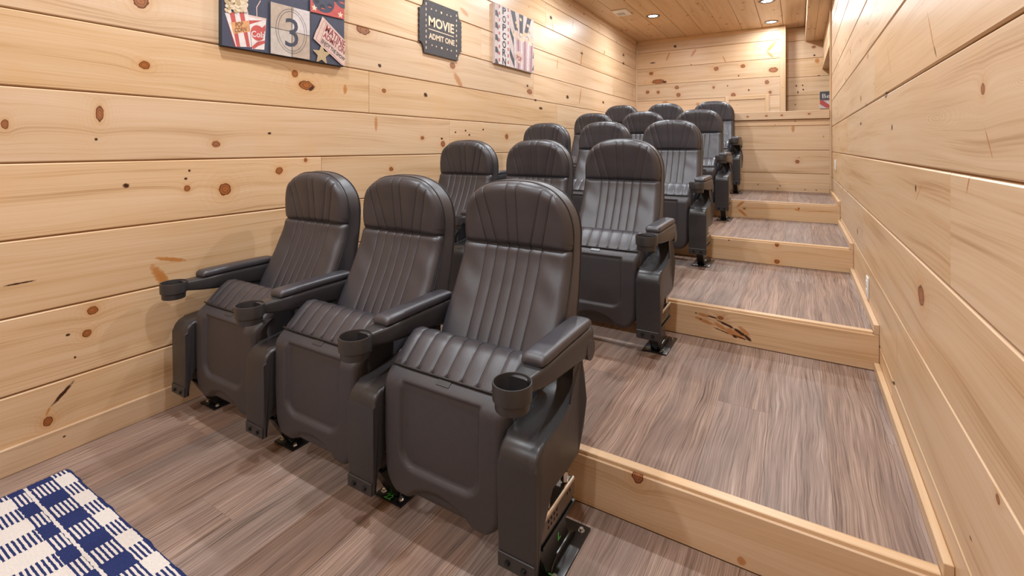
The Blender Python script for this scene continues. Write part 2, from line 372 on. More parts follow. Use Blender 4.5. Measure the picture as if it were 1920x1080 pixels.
ART3 = [
 ["P", "grey", [[3.7875, 2.4859], [3.8172, 2.4897], [3.8498, 2.4519], [3.8498, 2.4201], [3.8172, 2.4337], [3.7875, 2.4337]]],
 ["P", "grey", [[3.7875, 2.371], [3.8172, 2.3741], [3.8498, 2.3356], [3.8498, 2.3039], [3.8172, 2.3181], [3.7875, 2.3188]]],
 ["P", "grey", [[3.7875, 2.2561], [3.8172, 2.2586], [3.8498, 2.2193], [3.8498, 2.1876], [3.8172, 2.2025], [3.7875, 2.2039]]],
 ["P", "grey", [[3.7875, 2.1412], [3.8172, 2.143], [3.8498, 2.103], [3.8498, 2.0713], [3.8172, 2.087], [3.7875, 2.0889]]],
 ["P", "grey", [[3.7875, 2.0263], [3.8172, 2.0274], [3.8498, 1.9867], [3.8498, 1.955], [3.8172, 1.9714], [3.7875, 1.974]]],
 ["P", "white2", [[3.8445, 2.5506], [4.0471, 2.5532], [4.0471, 1.983], [3.8445, 1.9803]]],
 ["P", "red", [[3.8498, 2.5491], [3.8709, 2.5502], [3.8709, 2.5191], [3.8498, 2.5174]]],
 ["P", "red", [[4.0093, 2.5533], [4.0316, 2.5545], [4.0316, 2.5224], [4.0093, 2.5206]]],
 ["P", "red", [[3.8498, 2.4857], [3.8709, 2.4865], [3.8709, 2.4554], [3.8498, 2.454]]],
 ["P", "red", [[4.0093, 2.4894], [4.0316, 2.4903], [4.0316, 2.4582], [4.0093, 2.4568]]],
 ["P", "red", [[3.8498, 2.4223], [3.8709, 2.4229], [3.8709, 2.3917], [3.8498, 2.3905]]],
 ["P", "red", [[4.0093, 2.4255], [4.0316, 2.4262], [4.0316, 2.3941], [4.0093, 2.3929]]],
 ["P", "red", [[3.8498, 2.3588], [3.8709, 2.3592], [3.8709, 2.328], [3.8498, 2.3271]]],
 ["P", "red", [[4.0093, 2.3617], [4.0316, 2.362], [4.0316, 2.33], [4.0093, 2.329]]],
 ["P", "red", [[3.8498, 2.2954], [3.8709, 2.2955], [3.8709, 2.2644], [3.8498, 2.2637]]],
 ["P", "red", [[4.0093, 2.2978], [4.0316, 2.2979], [4.0316, 2.2658], [4.0093, 2.2651]]],
 ["P", "red", [[3.8498, 2.232], [3.8709, 2.2318], [3.8709, 2.2007], [3.8498, 2.2003]]],
 ["P", "red", [[4.0093, 2.2339], [4.0316, 2.2338], [4.0316, 2.2017], [4.0093, 2.2012]]],
 ["P", "red", [[3.8498, 2.1685], [3.8709, 2.1681], [3.8709, 2.137], [3.8498, 2.1368]]],
 ["P", "red", [[4.0093, 2.17], [4.0316, 2.1696], [4.0316, 2.1375], [4.0093, 2.1374]]],
 ["P", "red", [[3.8498, 2.1051], [3.8709, 2.1045], [3.8709, 2.0733], [3.8498, 2.0734]]],
 ["P", "red", [[4.0093, 2.1061], [4.0316, 2.1055], [4.0316, 2.0734], [4.0093, 2.0735]]],
 ["P", "red", [[3.8498, 2.0417], [3.8709, 2.0408], [3.8709, 2.0096], [3.8498, 2.01]]],
 ["P", "red", [[4.0093, 2.0423], [4.0316, 2.0413], [4.0316, 2.0093], [4.0093, 2.0096]]],
 ["T", "black", "P", [3.9135, 2.479], [3.9788, 2.4801], [3.9135, 2.5453]],
 ["T", "black", "O", [3.9135, 2.3984], [3.9788, 2.3985], [3.9135, 2.4647]],
 ["T", "black", "P", [3.9135, 2.3185], [3.9788, 2.3177], [3.9135, 2.3848]],
 ["T", "black", "C", [3.9135, 2.2365], [3.9788, 2.2346], [3.9135, 2.3028]],
 ["T", "black", "O", [3.9135, 2.1559], [3.9788, 2.1531], [3.9135, 2.2222]],
 ["T", "black", "R", [3.9135, 2.0775], [3.9788, 2.0737], [3.9135, 2.1438]],
 ["T", "black", "N", [3.9135, 1.994], [3.9788, 1.9892], [3.9135, 2.0603]],
 ["P", "grey", [[4.0684, 2.551], [4.1477, 2.5533], [4.2181, 2.3585], [4.1624, 2.3483]]],
 ["P", "grey", [[4.237, 2.5521], [4.3213, 2.5537], [4.3057, 2.3557], [4.2483, 2.3457]]],
 ["P", "grey", [[4.4081, 2.5538], [4.4976, 2.557], [4.3921, 2.3543], [4.3329, 2.3435]]],
 ["P", "grey", [[4.0514, 2.3823], [4.1288, 2.2802], [4.1375, 2.1927], [4.0514, 2.3311]]],
 ["P", "grey", [[4.0514, 2.1775], [4.1331, 2.0732], [4.1375, 1.9959], [4.0514, 2.1043]]],
 ["P", "grey", [[4.5442, 2.217], [4.5442, 2.1453], [4.5141, 2.1326]]],
 ["P", "grey", [[4.5442, 2.0815], [4.5442, 2.0178], [4.5075, 2.0088]]],
 ["P", "rose2", [[4.123, 2.3013], [4.5392, 2.3077], [4.5108, 1.9934], [4.1434, 1.9915]]],
 ["P", "white2", [[4.1288, 2.301], [4.1609, 2.3013], [4.1786, 1.992], [4.1492, 1.9916]]],
 ["P", "mauve", [[4.1965, 2.3015], [4.2294, 2.3019], [4.24, 1.9923], [4.2099, 1.9919]]],
 ["P", "white2", [[4.2658, 2.3021], [4.2996, 2.3025], [4.3027, 1.9926], [4.2719, 1.9921]]],
 ["P", "mauve", [[4.3369, 2.3027], [4.3715, 2.3031], [4.3667, 1.9929], [4.3353, 1.9924]]],
 ["P", "white2", [[4.4097, 2.3033], [4.4452, 2.3037], [4.4322, 1.9932], [4.4001, 1.9927]]],
 ["P", "mauve", [[4.4844, 2.3039], [4.5208, 2.3043], [4.4992, 1.9935], [4.4664, 1.993]]],
 ["C", "cream", [4.2962, 2.3413], 0.0341, 0.0183],
 ["C", "cream2", [4.1976, 2.3187], 0.033, 0.018],
 ["C", "cream", [4.3106, 2.2968], 0.0343, 0.0184],
 ["C", "rose", [4.2498, 2.2956], 0.0336, 0.0182],
 ["C", "rose", [4.1472, 2.3446], 0.0324, 0.0179],
 ["C", "cream2", [4.4768, 2.2868], 0.0363, 0.0189],
 ["C", "cream", [4.1874, 2.3552], 0.0328, 0.018],
 ["C", "rose", [4.1788, 2.3032], 0.0327, 0.018],
 ["C", "rose", [4.1549, 2.319], 0.0325, 0.0179],
 ["C", "cream", [4.4541, 2.2903], 0.036, 0.0188],
 ["C", "cream2", [4.3738, 2.3094], 0.0351, 0.0186],
 ["C", "cream", [4.455, 2.3029], 0.036, 0.0188],
 ["C", "cream", [4.2722, 2.3446], 0.0338, 0.0183],
 ["C", "cream2", [4.2022, 2.3013], 0.033, 0.018],
 ["C", "cream2", [4.152, 2.3445], 0.0324, 0.0179],
 ["C", "rose", [4.1812, 2.3555], 0.0328, 0.018],
 ["C", "rose", [4.4615, 2.3598], 0.0361, 0.0189],
 ["C", "cream", [4.1345, 2.3134], 0.0322, 0.0178],
 ["C", "cream", [4.4572, 2.3521], 0.0361, 0.0188],
 ["C", "cream", [4.4561, 2.3581], 0.0361, 0.0188],
 ["C", "rose", [4.3099, 2.3242], 0.0343, 0.0184],
 ["C", "cream2", [4.467, 2.333], 0.0362, 0.0189],
 ["C", "rose", [4.1997, 2.3114], 0.033, 0.018],
 ["C", "rose", [4.3388, 2.3573], 0.0346, 0.0185],
 ["C", "cream2", [4.3907, 2.3674], 0.0353, 0.0186],
 ["C", "cream", [4.3297, 2.3208], 0.0345, 0.0184],
 ["C", "rose", [4.4003, 2.3077], 0.0354, 0.0187],
 ["C", "rose", [4.4968, 2.3583], 0.0366, 0.019],
 ["C", "cream", [4.2743, 2.2973], 0.0339, 0.0183],
 ["C", "cream2", [4.3504, 2.368], 0.0348, 0.0185],
 ["C", "cream2", [4.1772, 2.4467], 0.0267, 0.0165],
 ["C", "cream2", [4.2597, 2.4991], 0.0275, 0.0167],
 ["C", "cream2", [4.4161, 2.4683], 0.0291, 0.0172],
 ["C", "cream2", [4.4647, 2.4158], 0.0296, 0.0173],
 ["C", "cream2", [4.1994, 2.414], 0.027, 0.0165],
 ["C", "rose", [4.2249, 2.1064], 0.0762, 0.0619],
 ["T", "darkred", "POP", [4.1772, 2.0801], [4.278, 2.0653], [4.1772, 2.1287]],
]

# ---------------------------------------------------------------- dimensions of the room (metres)
XL, XR = -2.4816, 0.3163
CEIL = 3.055
YF = -2.4                      # wall behind the camera
RY = [1.5052, 2.7428, 3.9492, 5.1428]      # riser faces
RZ = [0.1615, 0.334, 0.499, 0.665]         # riser tops
YH = 6.45                    # half wall face
YB = 8.45                      # back wall face
YA = 8.70                      # recessed part of the back wall
BW = 0.2845                    # board pitch
LAND = RZ[3]

# ---------------------------------------------------------------- helpers
def link(o, parent=None):
    COL.objects.link(o)
    if parent is not None: o.parent = parent
    return o
def tag(o, label=None, cat=None, group=None, kind=None):
    if label: o['label'] = label
    if cat: o['category'] = cat
    if group: o['group'] = group
    if kind: o['kind'] = kind
    return o
def empty(name, loc=(0, 0, 0)):
    o = D.objects.new(name, None); COL.objects.link(o); o.location = loc
    o.empty_display_size = 0.05
    return o
def mesh_obj(name, verts, faces, mat, parent=None, smooth=False):
    me = D.meshes.new(name); me.from_pydata(verts, [], faces); me.update()
    me.materials.append(mat)
    if smooth: me.polygons.foreach_set('use_smooth', [True]*len(me.polygons))
    return link(D.objects.new(name, me), parent)
def bm_obj(name, bm, mat, parent=None, smooth=False, angle=None):
    bmesh.ops.recalc_face_normals(bm, faces=bm.faces)
    me = D.meshes.new(name); bm.to_mesh(me); bm.free()
    me.materials.append(mat)
    if smooth:
        me.polygons.foreach_set('use_smooth', [True]*len(me.polygons))
        if angle: me.set_sharp_from_angle(angle=math.radians(angle))
    return link(D.objects.new(name, me), parent)
def box_bm(x0, x1, y0, y1, z0, z1, bev=0.0, seg=2, bm=None):
    own = bm is None
    bm = bm or bmesh.new()
    vs = [bm.verts.new((x, y, z)) for x in (x0, x1) for y in (y0, y1) for z in (z0, z1)]
    fs = [bm.faces.new([vs[i] for i in f]) for f in ((0,1,3,2),(4,6,7,5),(0,4,5,1),(2,3,7,6),(0,2,6,4),(1,5,7,3))]
    if bev:
        es = list({e for f in fs for e in f.edges})
        bmesh.ops.bevel(bm, geom=es, offset=bev, segments=seg, affect='EDGES', profile=0.5)
    return bm
def box(name, x0, x1, y0, y1, z0, z1, mat, parent=None, bev=0.0, seg=2, smooth=False):
    return bm_obj(name, box_bm(x0, x1, y0, y1, z0, z1, bev, seg), mat, parent, smooth, 40 if smooth else None)
def prism_bm(pts, x0, x1, bev=0.0, seg=3):
    """profile pts (y, z) extruded from x0 to x1"""
    bm = bmesh.new()
    a = [bm.verts.new((x0, y, z)) for y, z in pts]; b = [bm.verts.new((x1, y, z)) for y, z in pts]
    n = len(pts)
    fa = bm.faces.new(a); fb = bm.faces.new(list(reversed(b)))
    for i in range(n): bm.faces.new((a[i], b[i], b[(i+1) % n], a[(i+1) % n]))
    if bev:
        es = list(fa.edges)+list(fb.edges)
        bmesh.ops.bevel(bm, geom=es, offset=bev, segments=seg, affect='EDGES', profile=0.5)
    return bm
def cyl_bm(p0, p1, r, n=14, bm=None, r1=None):
    bm = bm or bmesh.new(); p0 = Vector(p0); p1 = Vector(p1); d = (p1-p0).normalized()
    u = d.orthogonal().normalized(); v = d.cross(u); r1 = r if r1 is None else r1
    a = [bm.verts.new(p0+(u*math.cos(2*PI*i/n)+v*math.sin(2*PI*i/n))*r) for i in range(n)]
    b = [bm.verts.new(p1+(u*math.cos(2*PI*i/n)+v*math.sin(2*PI*i/n))*r1) for i in range(n)]
    bm.faces.new(list(reversed(a))); bm.faces.new(b)
    for i in range(n): bm.faces.new((a[i], a[(i+1) % n], b[(i+1) % n], b[i]))
    return bm
def tube_bm(pts, r, n=8, closed=False, bm=None):
    bm = bm or bmesh.new(); pts = [Vector(p) for p in pts]; rings = []; m = len(pts)
    for i, p in enumerate(pts):
        if closed: d = pts[(i+1) % m]-pts[i-1]
        else: d = pts[min(i+1, m-1)]-pts[max(i-1, 0)]
        d.normalize(); ref = Vector((0, 1, 0)) if abs(d.y) < 0.9 else Vector((1, 0, 0))
        u = d.cross(ref).normalized(); v = d.cross(u)
        rings.append([bm.verts.new(p+(u*math.cos(2*PI*k/n)+v*math.sin(2*PI*k/n))*r) for k in range(n)])
    for i in range(m if closed else m-1):
        a, b = rings[i], rings[(i+1) % m]
        for k in range(n): bm.faces.new((a[k], a[(k+1) % n], b[(k+1) % n], b[k]))
    if not closed: bm.faces.new(list(reversed(rings[0]))); bm.faces.new(rings[-1])
    return bm
def lathe_bm(prof, n=32, bm=None, c=(0, 0)):
    """prof (r, z) spun about a vertical axis through c"""
    bm = bm or bmesh.new(); rings = []
    for r, z in prof:
        if r < 1e-6: rings.append([bm.verts.new((c[0], c[1], z))])
        else: rings.append([bm.verts.new((c[0]+r*math.cos(2*PI*k/n), c[1]+r*math.sin(2*PI*k/n), z)) for k in range(n)])
    for a, b in zip(rings, rings[1:]):
        for k in range(n):
            k2 = (k+1) % n
            if len(a) == 1 and len(b) == 1: continue
            if len(a) == 1: bm.faces.new((a[0], b[k], b[k2]))
            elif len(b) == 1: bm.faces.new((a[k], b[0], a[k2]))
            else: bm.faces.new((a[k], b[k], b[k2], a[k2]))
    return bm
def interp(x, pts):
    if x <= pts[0][0]: return pts[0][1]
    for (a, b), (c, d) in zip(pts, pts[1:]):
        if x <= c: return b+(d-b)*(x-a)/(c-a)
    return pts[-1][1]
def smooth_curve(pts, wid, n=240):
    lo, hi = pts[0][0], pts[-1][0]
    def f(x):
        s = 0; tot = 0
        for k in range(-6, 7):
            g = math.exp(-(k/3.0)**2); xx = x+k/6.0*wid
            if xx < lo: y = pts[0][1]+(xx-lo)*(pts[1][1]-pts[0][1])/(pts[1][0]-pts[0][0])
            elif xx > hi: y = pts[-1][1]+(xx-hi)*(pts[-1][1]-pts[-2][1])/(pts[-1][0]-pts[-2][0])
            else: y = interp(xx, pts)
            s += g*y; tot += g
        return s/tot
    tab = [(lo+(hi-lo)*i/n, f(lo+(hi-lo)*i/n)) for i in range(n+1)]
    return lambda x: interp(x, tab)

# ---------------------------------------------------------------- materials
class NT:
    def __init__(self, name):
        self.m = D.materials.new(name); self.m.use_nodes = True
        self.t = self.m.node_tree; self.b = self.t.nodes['Principled BSDF']
    def n(self, typ, **kw):
        nd = self.t.nodes.new(typ)
        for k, v in kw.items(): setattr(nd, k, v)
        return nd
    def l(self, a, b): self.t.links.new(a, b)
    def val(self, sock, v):
        if hasattr(v, 'is_output') or hasattr(v, 'links'): self.l(v, sock)
        else: sock.default_value = v
    def math(self, op, a, b=None, c=None, clamp=False):
        nd = self.n('ShaderNodeMath', operation=op, use_clamp=clamp)
        self.val(nd.inputs[0], a)
        if b is not None: self.val(nd.inputs[1], b)
        if c is not None: self.val(nd.inputs[2], c)
        return nd.outputs[0]
    def mix(self, f, a, b, typ='MIX'):
        nd = self.n('ShaderNodeMix', data_type='RGBA', blend_type=typ)
        self.val(nd.inputs[0], f); self.val(nd.inputs[6], a); self.val(nd.inputs[7], b)
        return nd.outputs[2]
    def ramp(self, f, stops, interp='LINEAR'):
        nd = self.n('ShaderNodeValToRGB'); nd.color_ramp.interpolation = interp
        el = nd.color_ramp.elements
        while len(el) < len(stops): el.new(0.5)
        for e, (p, c) in zip(el, stops):
            e.position = p; e.color = tuple(c)+(1,) if len(c) == 3 else c
        self.l(f, nd.inputs[0]); return nd.outputs[0]
    def noise(self, vec, scale, detail=2, rough=0.5, dist=0.0):
        nd = self.n('ShaderNodeTexNoise'); nd.inputs['Scale'].default_value = scale
        nd.inputs['Detail'].default_value = detail; nd.inputs['Roughness'].default_value = rough
        nd.inputs['Distortion'].default_value = dist
        self.l(vec, nd.inputs['Vector']); return nd.outputs['Fac']
    def comb(self, x, y, z):
        nd = self.n('ShaderNodeCombineXYZ')
        for s, v in zip(nd.inputs, (x, y, z)): self.val(s, v)
        return nd.outputs[0]
    def bump(self, hgt, strength, dist):
        nd = self.n('ShaderNodeBump'); nd.inputs['Strength'].default_value = strength
        nd.inputs['Distance'].default_value = dist
        self.l(hgt, nd.inputs['Height']); self.l(nd.outputs[0], self.b.inputs['Normal'])
def simple(name, col, rough=0.5, metal=0.0, spec=0.5, noise=0.06, scale=60, bump=0.0, bscale=400, bdist=0.0005):
    t = NT(name); tc = t.n('ShaderNodeTexCoord').outputs['Object']
    f = t.noise(tc, scale, 3)
    lo = tuple(c*(1-noise) for c in col); hi = tuple(min(1, c*(1+noise)) for c in col)
    t.l(t.ramp(f, [(0.3, lo), (0.7, hi)]), t.b.inputs['Base Color'])
    t.b.inputs['Roughness'].default_value = rough; t.b.inputs['Metallic'].default_value = metal
    t.b.inputs['Specular IOR Level'].default_value = spec
    if bump: t.bump(t.noise(tc, bscale, 2), bump, bdist)
    return t.m

PINE = dict(lo=(0.44, 0.262, 0.132), mid=(0.625, 0.425, 0.252), hi=(0.685, 0.495, 0.325))
def pine(name, knots=None, tint=(1, 1, 1), rough=0.36, axis='p'):
    """planed and varnished knotty pine; knots = [(x, y, rx, ry, angle, kind)] in the board's own frame"""
    t = NT(name)
    tc = t.n('ShaderNodeTexCoord').outputs['Object']
    sx = t.n('ShaderNodeSeparateXYZ'); t.l(tc, sx.inputs[0]); X, Y, Z = sx.outputs
    if axis == 'x': Y = t.math('ADD', Y, Z)
    elif axis == 'y': X, Y = Y, t.math('ADD', X, Z)
    elif axis == 'z': X, Y = Z, t.math('ADD', X, Y)
    rnd = t.n('ShaderNodeObjectInfo').outputs['Random']
    ox = t.math('MULTIPLY_ADD', rnd, 91.0, X); oy = t.math('MULTIPLY_ADD', rnd, 37.0, Y)
    chains = {'k': None, 'o': None, 'd': None, 'r': None}
    if knots is None:
        vo = t.n('ShaderNodeTexVoronoi', voronoi_dimensions='2D', feature='F1')
        vo.inputs['Scale'].default_value = 1.0; vo.inputs['Randomness'].default_value = 1.0
        t.l(t.comb(t.math('MULTIPLY', ox, 2.6), t.math('MULTIPLY', oy, 4.2), 0.0), vo.inputs['Vector'])
        sc = t.n('ShaderNodeSeparateColor'); t.l(vo.outputs['Color'], sc.inputs[0])
        rad = t.math('MULTIPLY_ADD', t.math('POWER', sc.outputs[0], 2.2), 0.062, 0.012)
        chains['k'] = t.math('DIVIDE', vo.outputs['Distance'], rad)
        vo2 = t.n('ShaderNodeTexVoronoi', voronoi_dimensions='2D', feature='F1')
        vo2.inputs['Scale'].default_value = 1.0
        t.l(t.comb(t.math('MULTIPLY_ADD', ox, 3.1, 3.0), t.math('MULTIPLY_ADD', oy, 2.4, 7.0), 0.0), vo2.inputs['Vector'])
        s2 = t.n('ShaderNodeSeparateColor'); t.l(vo2.outputs['Color'], s2.inputs[0])
        chains['d'] = t.math('DIVIDE', vo2.outputs['Distance'], t.math('MULTIPLY_ADD', s2.outputs[1], 0.012, 0.004))
    else:
        for (kx, ky, rx, ry, an, kind) in knots:
            ca, sa = math.cos(an), math.sin(an)
            dx = t.math('SUBTRACT', X, kx); dy = t.math('SUBTRACT', Y, ky)
            a = t.math('ADD', t.math('MULTIPLY', dx, ca/rx), t.math('MULTIPLY', dy, sa/rx))
            b = t.math('ADD', t.math('MULTIPLY', dx, -sa/ry), t.math('MULTIPLY', dy, ca/ry))
            d = t.math('SQRT', t.math('ADD', t.math('MULTIPLY', a, a), t.math('MULTIPLY', b, b)))
            chains[kind] = d if chains[kind] is None else t.math('MINIMUM', chains[kind], d)
    # grain lines, pushed aside by the knots
    low = t.noise(t.comb(t.math('MULTIPLY', ox, 0.9), t.math('MULTIPLY', oy, 5.0), rnd), 1.0, 2)
    yy = t.math('MULTIPLY_ADD', low, 0.10, oy)
    if chains['k'] is not None:
        yy = t.math('ADD', yy, t.math('MULTIPLY', t.math('EXPONENT', t.math('MULTIPLY', chains['k'], -0.55)), 0.045))
    fine = t.noise(t.comb(t.math('MULTIPLY', ox, 1.3), t.math('MULTIPLY', yy, 120.0), 0.0), 1.0, 4, 0.65)
    wide = t.noise(t.comb(t.math('MULTIPLY', ox, 0.7), t.math('MULTIPLY', yy, 16.0), 4.0), 1.0, 2, 0.5)
    g = t.math('ADD', t.math('MULTIPLY', fine, 0.5), t.math('MULTIPLY', wide, 0.5))
    col = t.ramp(g, [(0.32, PINE['lo']), (0.46, PINE['mid']), (0.62, PINE['hi'])])
    blot = t.noise(t.comb(ox, oy, 1.0), 3.2, 2)
    col = t.mix(t.math('MULTIPLY', t.ramp(blot, [(0.55, (0, 0, 0)), (0.78, (1, 1, 1))]), 0.4), col, (0.66, 0.40, 0.20, 1))
    wob = t.noise(t.comb(X, Y, 0.0), 60.0, 2)
    for ch, fq, am in (('k', 7.0, 0.30), ('r', 9.0, 0.55)):
        if chains[ch] is None or knots is None: continue
        dw = t.math('MULTIPLY_ADD', t.noise(t.comb(X, Y, 2.0), 9.0, 2), 1.6, chains[ch])
        rg = t.math('POWER', t.math('MULTIPLY_ADD', t.math('SINE', t.math('MULTIPLY', dw, fq)), 0.5, 0.5), 3.0)
        fade = t.math('MULTIPLY', t.math('EXPONENT', t.math('MULTIPLY', chains[ch], -0.45)), am)
        col = t.mix(t.math('MULTIPLY', rg, fade, clamp=True), col, (0.40, 0.22, 0.10, 1))
    wv = t.math('MULTIPLY', t.math('SUBTRACT', wob, 0.5), 0.9)
    if chains['o'] is not None:
        d = t.math('ADD', chains['o'], wv)
        col = t.mix(t.ramp(d, [(0.0, (0.95,)*3), (0.7, (0.85,)*3), (1.0, (0.2,)*3), (1.0, (0.0,)*3)]), col, (0.47, 0.20, 0.065, 1))
    if chains['k'] is not None:
        d = t.math('ADD', chains['k'], t.math('MULTIPLY', wv, 0.55))
        halo = t.ramp(t.math('DIVIDE', d, 3.0), [(0.30, (0.5,)*3), (0.55, (0.18,)*3), (1.0, (0,)*3)])
        col = t.mix(halo, col, (0.58, 0.30, 0.12, 1))
        kc = t.ramp(d, [(0.0, (0.26, 0.085, 0.03)), (0.28, (0.40, 0.15, 0.055)), (0.45, (0.22, 0.07, 0.025)), (0.66, (0.36, 0.14, 0.05)), (0.86, (0.10, 0.03, 0.012)), (1.0, (0.30, 0.12, 0.05))])
        col = t.mix(t.ramp(d, [(0.92, (1, 1, 1)), (1.0, (0, 0, 0))]), col, kc)
    if chains['d'] is not None:
        d = t.math('ADD', chains['d'], wv)
        col = t.mix(t.ramp(d, [(0.6, (1, 1, 1)), (1.0, (0, 0, 0))]), col, (0.055, 0.018, 0.008, 1))
    hs = t.n('ShaderNodeHueSaturation')
    t.l(t.math('MULTIPLY_ADD', rnd, 0.12, 0.94), hs.inputs['Value'])
    t.l(t.math('MULTIPLY_ADD', t.math('FRACT', t.math('MULTIPLY', rnd, 7.31)), 0.16, 0.92), hs.inputs['Saturation'])
    t.l(col, hs.inputs['Color'])
    t.l(t.mix(1.0, hs.outputs[0], tint+(1,), 'MULTIPLY'), t.b.inputs['Base Color'])
    t.b.inputs['Roughness'].default_value = rough
    t.b.inputs['Specular IOR Level'].default_value = 0.35
    t.bump(g, 0.12, 0.002)
    return t.m

def vinyl(name):
    t = NT(name)
    tc = t.n('ShaderNodeTexCoord').outputs['Object']
    sx = t.n('ShaderNodeSeparateXYZ'); t.l(tc, sx.inputs[0]); X, Y, Z = sx.outputs
    rnd = t.n('ShaderNodeObjectInfo').outputs['Random']
    ox = t.math('MULTIPLY_ADD', rnd, 73.0, X); oy = t.math('MULTIPLY_ADD', rnd, 29.0, Y)
    low = t.noise(t.comb(t.math('MULTIPLY', ox, 2.2), t.math('MULTIPLY', oy, 7.0), rnd), 1.0, 2)
    yy = t.math('MULTIPLY_ADD', low, 0.055, oy)
    fine = t.noise(t.comb(t.math('MULTIPLY', ox, 3.2), t.math('MULTIPLY', yy, 210.0), 0.0), 1.0, 4, 0.65)
    mid = t.noise(t.comb(t.math('MULTIPLY', ox, 0.9), t.math('MULTIPLY', yy, 34.0), 3.0), 1.0, 3, 0.6)
    g = t.math('ADD', t.math('MULTIPLY', fine, 0.68), t.math('MULTIPLY', mid, 0.32))
    col = t.ramp(g, [(0.33, (0.055, 0.030, 0.020)), (0.42, (0.185, 0.117, 0.085)), (0.54, (0.305, 0.205, 0.156)), (0.68, (0.445, 0.315, 0.248))])
    bl = t.noise(t.comb(t.math('MULTIPLY', ox, 1.6), t.math('MULTIPLY', oy, 5.0), 8.0), 1.0, 2)
    col = t.mix(t.math('MULTIPLY', t.ramp(bl, [(0.45, (0, 0, 0)), (0.7, (1, 1, 1))]), 0.45), col, (0.135, 0.100, 0.090, 1))
    hs = t.n('ShaderNodeHueSaturation')
    t.l(t.math('MULTIPLY_ADD', rnd, 0.26, 0.92), hs.inputs['Value'])
    t.l(t.math('MULTIPLY_ADD', t.math('FRACT', t.math('MULTIPLY', rnd, 5.7)), 0.3, 0.8), hs.inputs['Saturation'])
    t.l(col, hs.inputs['Color']); t.l(hs.outputs[0], t.b.inputs['Base Color'])
    t.b.inputs['Roughness'].default_value = 0.48
    t.b.inputs['Specular IOR Level'].default_value = 0.3
    t.bump(g, 0.5, 0.002)
    return t.m

def leather(name, col):
    t = NT(name); tc = t.n('ShaderNodeTexCoord').outputs['Object']
    f = t.noise(tc, 9, 3)
    t.l(t.ramp(f, [(0.3, tuple(c*0.9 for c in col)), (0.7, tuple(c*1.1 for c in col))]), t.b.inputs['Base Color'])
    t.b.inputs['Roughness'].default_value = 0.37
    t.b.inputs['Specular IOR Level'].default_value = 0.75
    v = t.n('ShaderNodeTexVoronoi'); v.inputs['Scale'].default_value = 650; t.l(tc, v.inputs['Vector'])
    h = t.math('ADD', t.math('MULTIPLY', v.outputs['Distance'], 0.4), t.math('MULTIPLY', t.noise(tc, 14, 2), 1.6))
    t.bump(h, 0.16, 0.004)
    return t.m

M = {}
M['pine'] = pine('knotty_pine')
for ax in 'xyz': M['trim_'+ax] = pine('clear_pine_trim', knots=[], axis=ax)
M['ceil'] = M['pine']
M['vinyl'] = vinyl('grey_brown_vinyl_plank')
M['backing'] = simple('wood_backing', (0.36, 0.19, 0.075), 0.8)
M['leather'] = leather('dark_leather', (0.037, 0.035, 0.043))
M['leather_dark'] = M['leather']
M['thread'] = simple('piping', (0.016, 0.014, 0.014), 0.5)
M['plastic'] = simple('textured_charcoal_plastic', (0.042, 0.038, 0.042), 0.44, bump=0.45, bscale=700, bdist=0.0008)
M['plastic_smooth'] = simple('charcoal_plastic', (0.031, 0.029, 0.031), 0.36, bump=0.08, bscale=900)
M['cup'] = simple('cup_holder_plastic', (0.030, 0.028, 0.029), 0.38)
M['black'] = simple('black_powder_coat', (0.010, 0.010, 0.010), 0.25)
M['zinc'] = simple('zinc_steel', (0.62, 0.58, 0.52), 0.28, metal=1.0)
M['brownsteel'] = simple('worn_brown_steel', (0.20, 0.165, 0.14), 0.38, metal=0.85)
M['white'] = simple('white_plastic', (0.80, 0.78, 0.75), 0.45, noise=0.02)
M['grille'] = simple('grey_grille', (0.20, 0.19, 0.18), 0.6)
M['can'] = simple('brushed_can_ring', (0.16, 0.13, 0.10), 0.35, metal=0.7)
M['green'] = simple('green_sticker', (0.10, 0.70, 0.14), 0.5)
M['canvas_edge'] = simple('canvas_edge', (0.03, 0.032, 0.045), 0.7)
INK = dict(navy=(0.045, 0.050, 0.085), navy2=(0.040, 0.045, 0.07), navy3=(0.018, 0.02, 0.035), line=(0.025, 0.025, 0.035), red=(0.47, 0.075, 0.065), darkred=(0.23, 0.03, 0.04),
           white=(0.66, 0.60, 0.58), white2=(0.62, 0.56, 0.55), rose=(0.60, 0.43, 0.37), rose2=(0.50, 0.36, 0.37), mauve=(0.33, 0.17, 0.20), orange=(0.60, 0.30, 0.12), brown=(0.16, 0.06, 0.03),
           cream=(0.66, 0.54, 0.39), cream2=(0.60, 0.45, 0.30), tan=(0.42, 0.31, 0.17), beige=(0.42, 0.33, 0.26), pale=(0.56, 0.51, 0.50), pale2=(0.48, 0.42, 0.37), sand=(0.72, 0.52, 0.36),
           grey=(0.065, 0.062, 0.072), black=(0.018, 0.018, 0.024), charcoal=(0.052, 0.047, 0.050), pinkwhite=(0.56, 0.47, 0.45))
def ink(k):
    key = 'ink_'+k
    if key not in M: M[key] = simple(key, INK[k], 0.6, noise=0.10, scale=35)
    return M[key]

def em_mat(name, col, s):
    t = NT(name); t.b.inputs['Emission Color'].default_value = col+(1,); t.b.inputs['Emission Strength'].default_value = s
    t.b.inputs['Base Color'].default_value = (0.9, 0.9, 0.9, 1)
    return t.m
M['lamp'] = em_mat('lit_lamp_lens', LAMP_COL, 14.0)

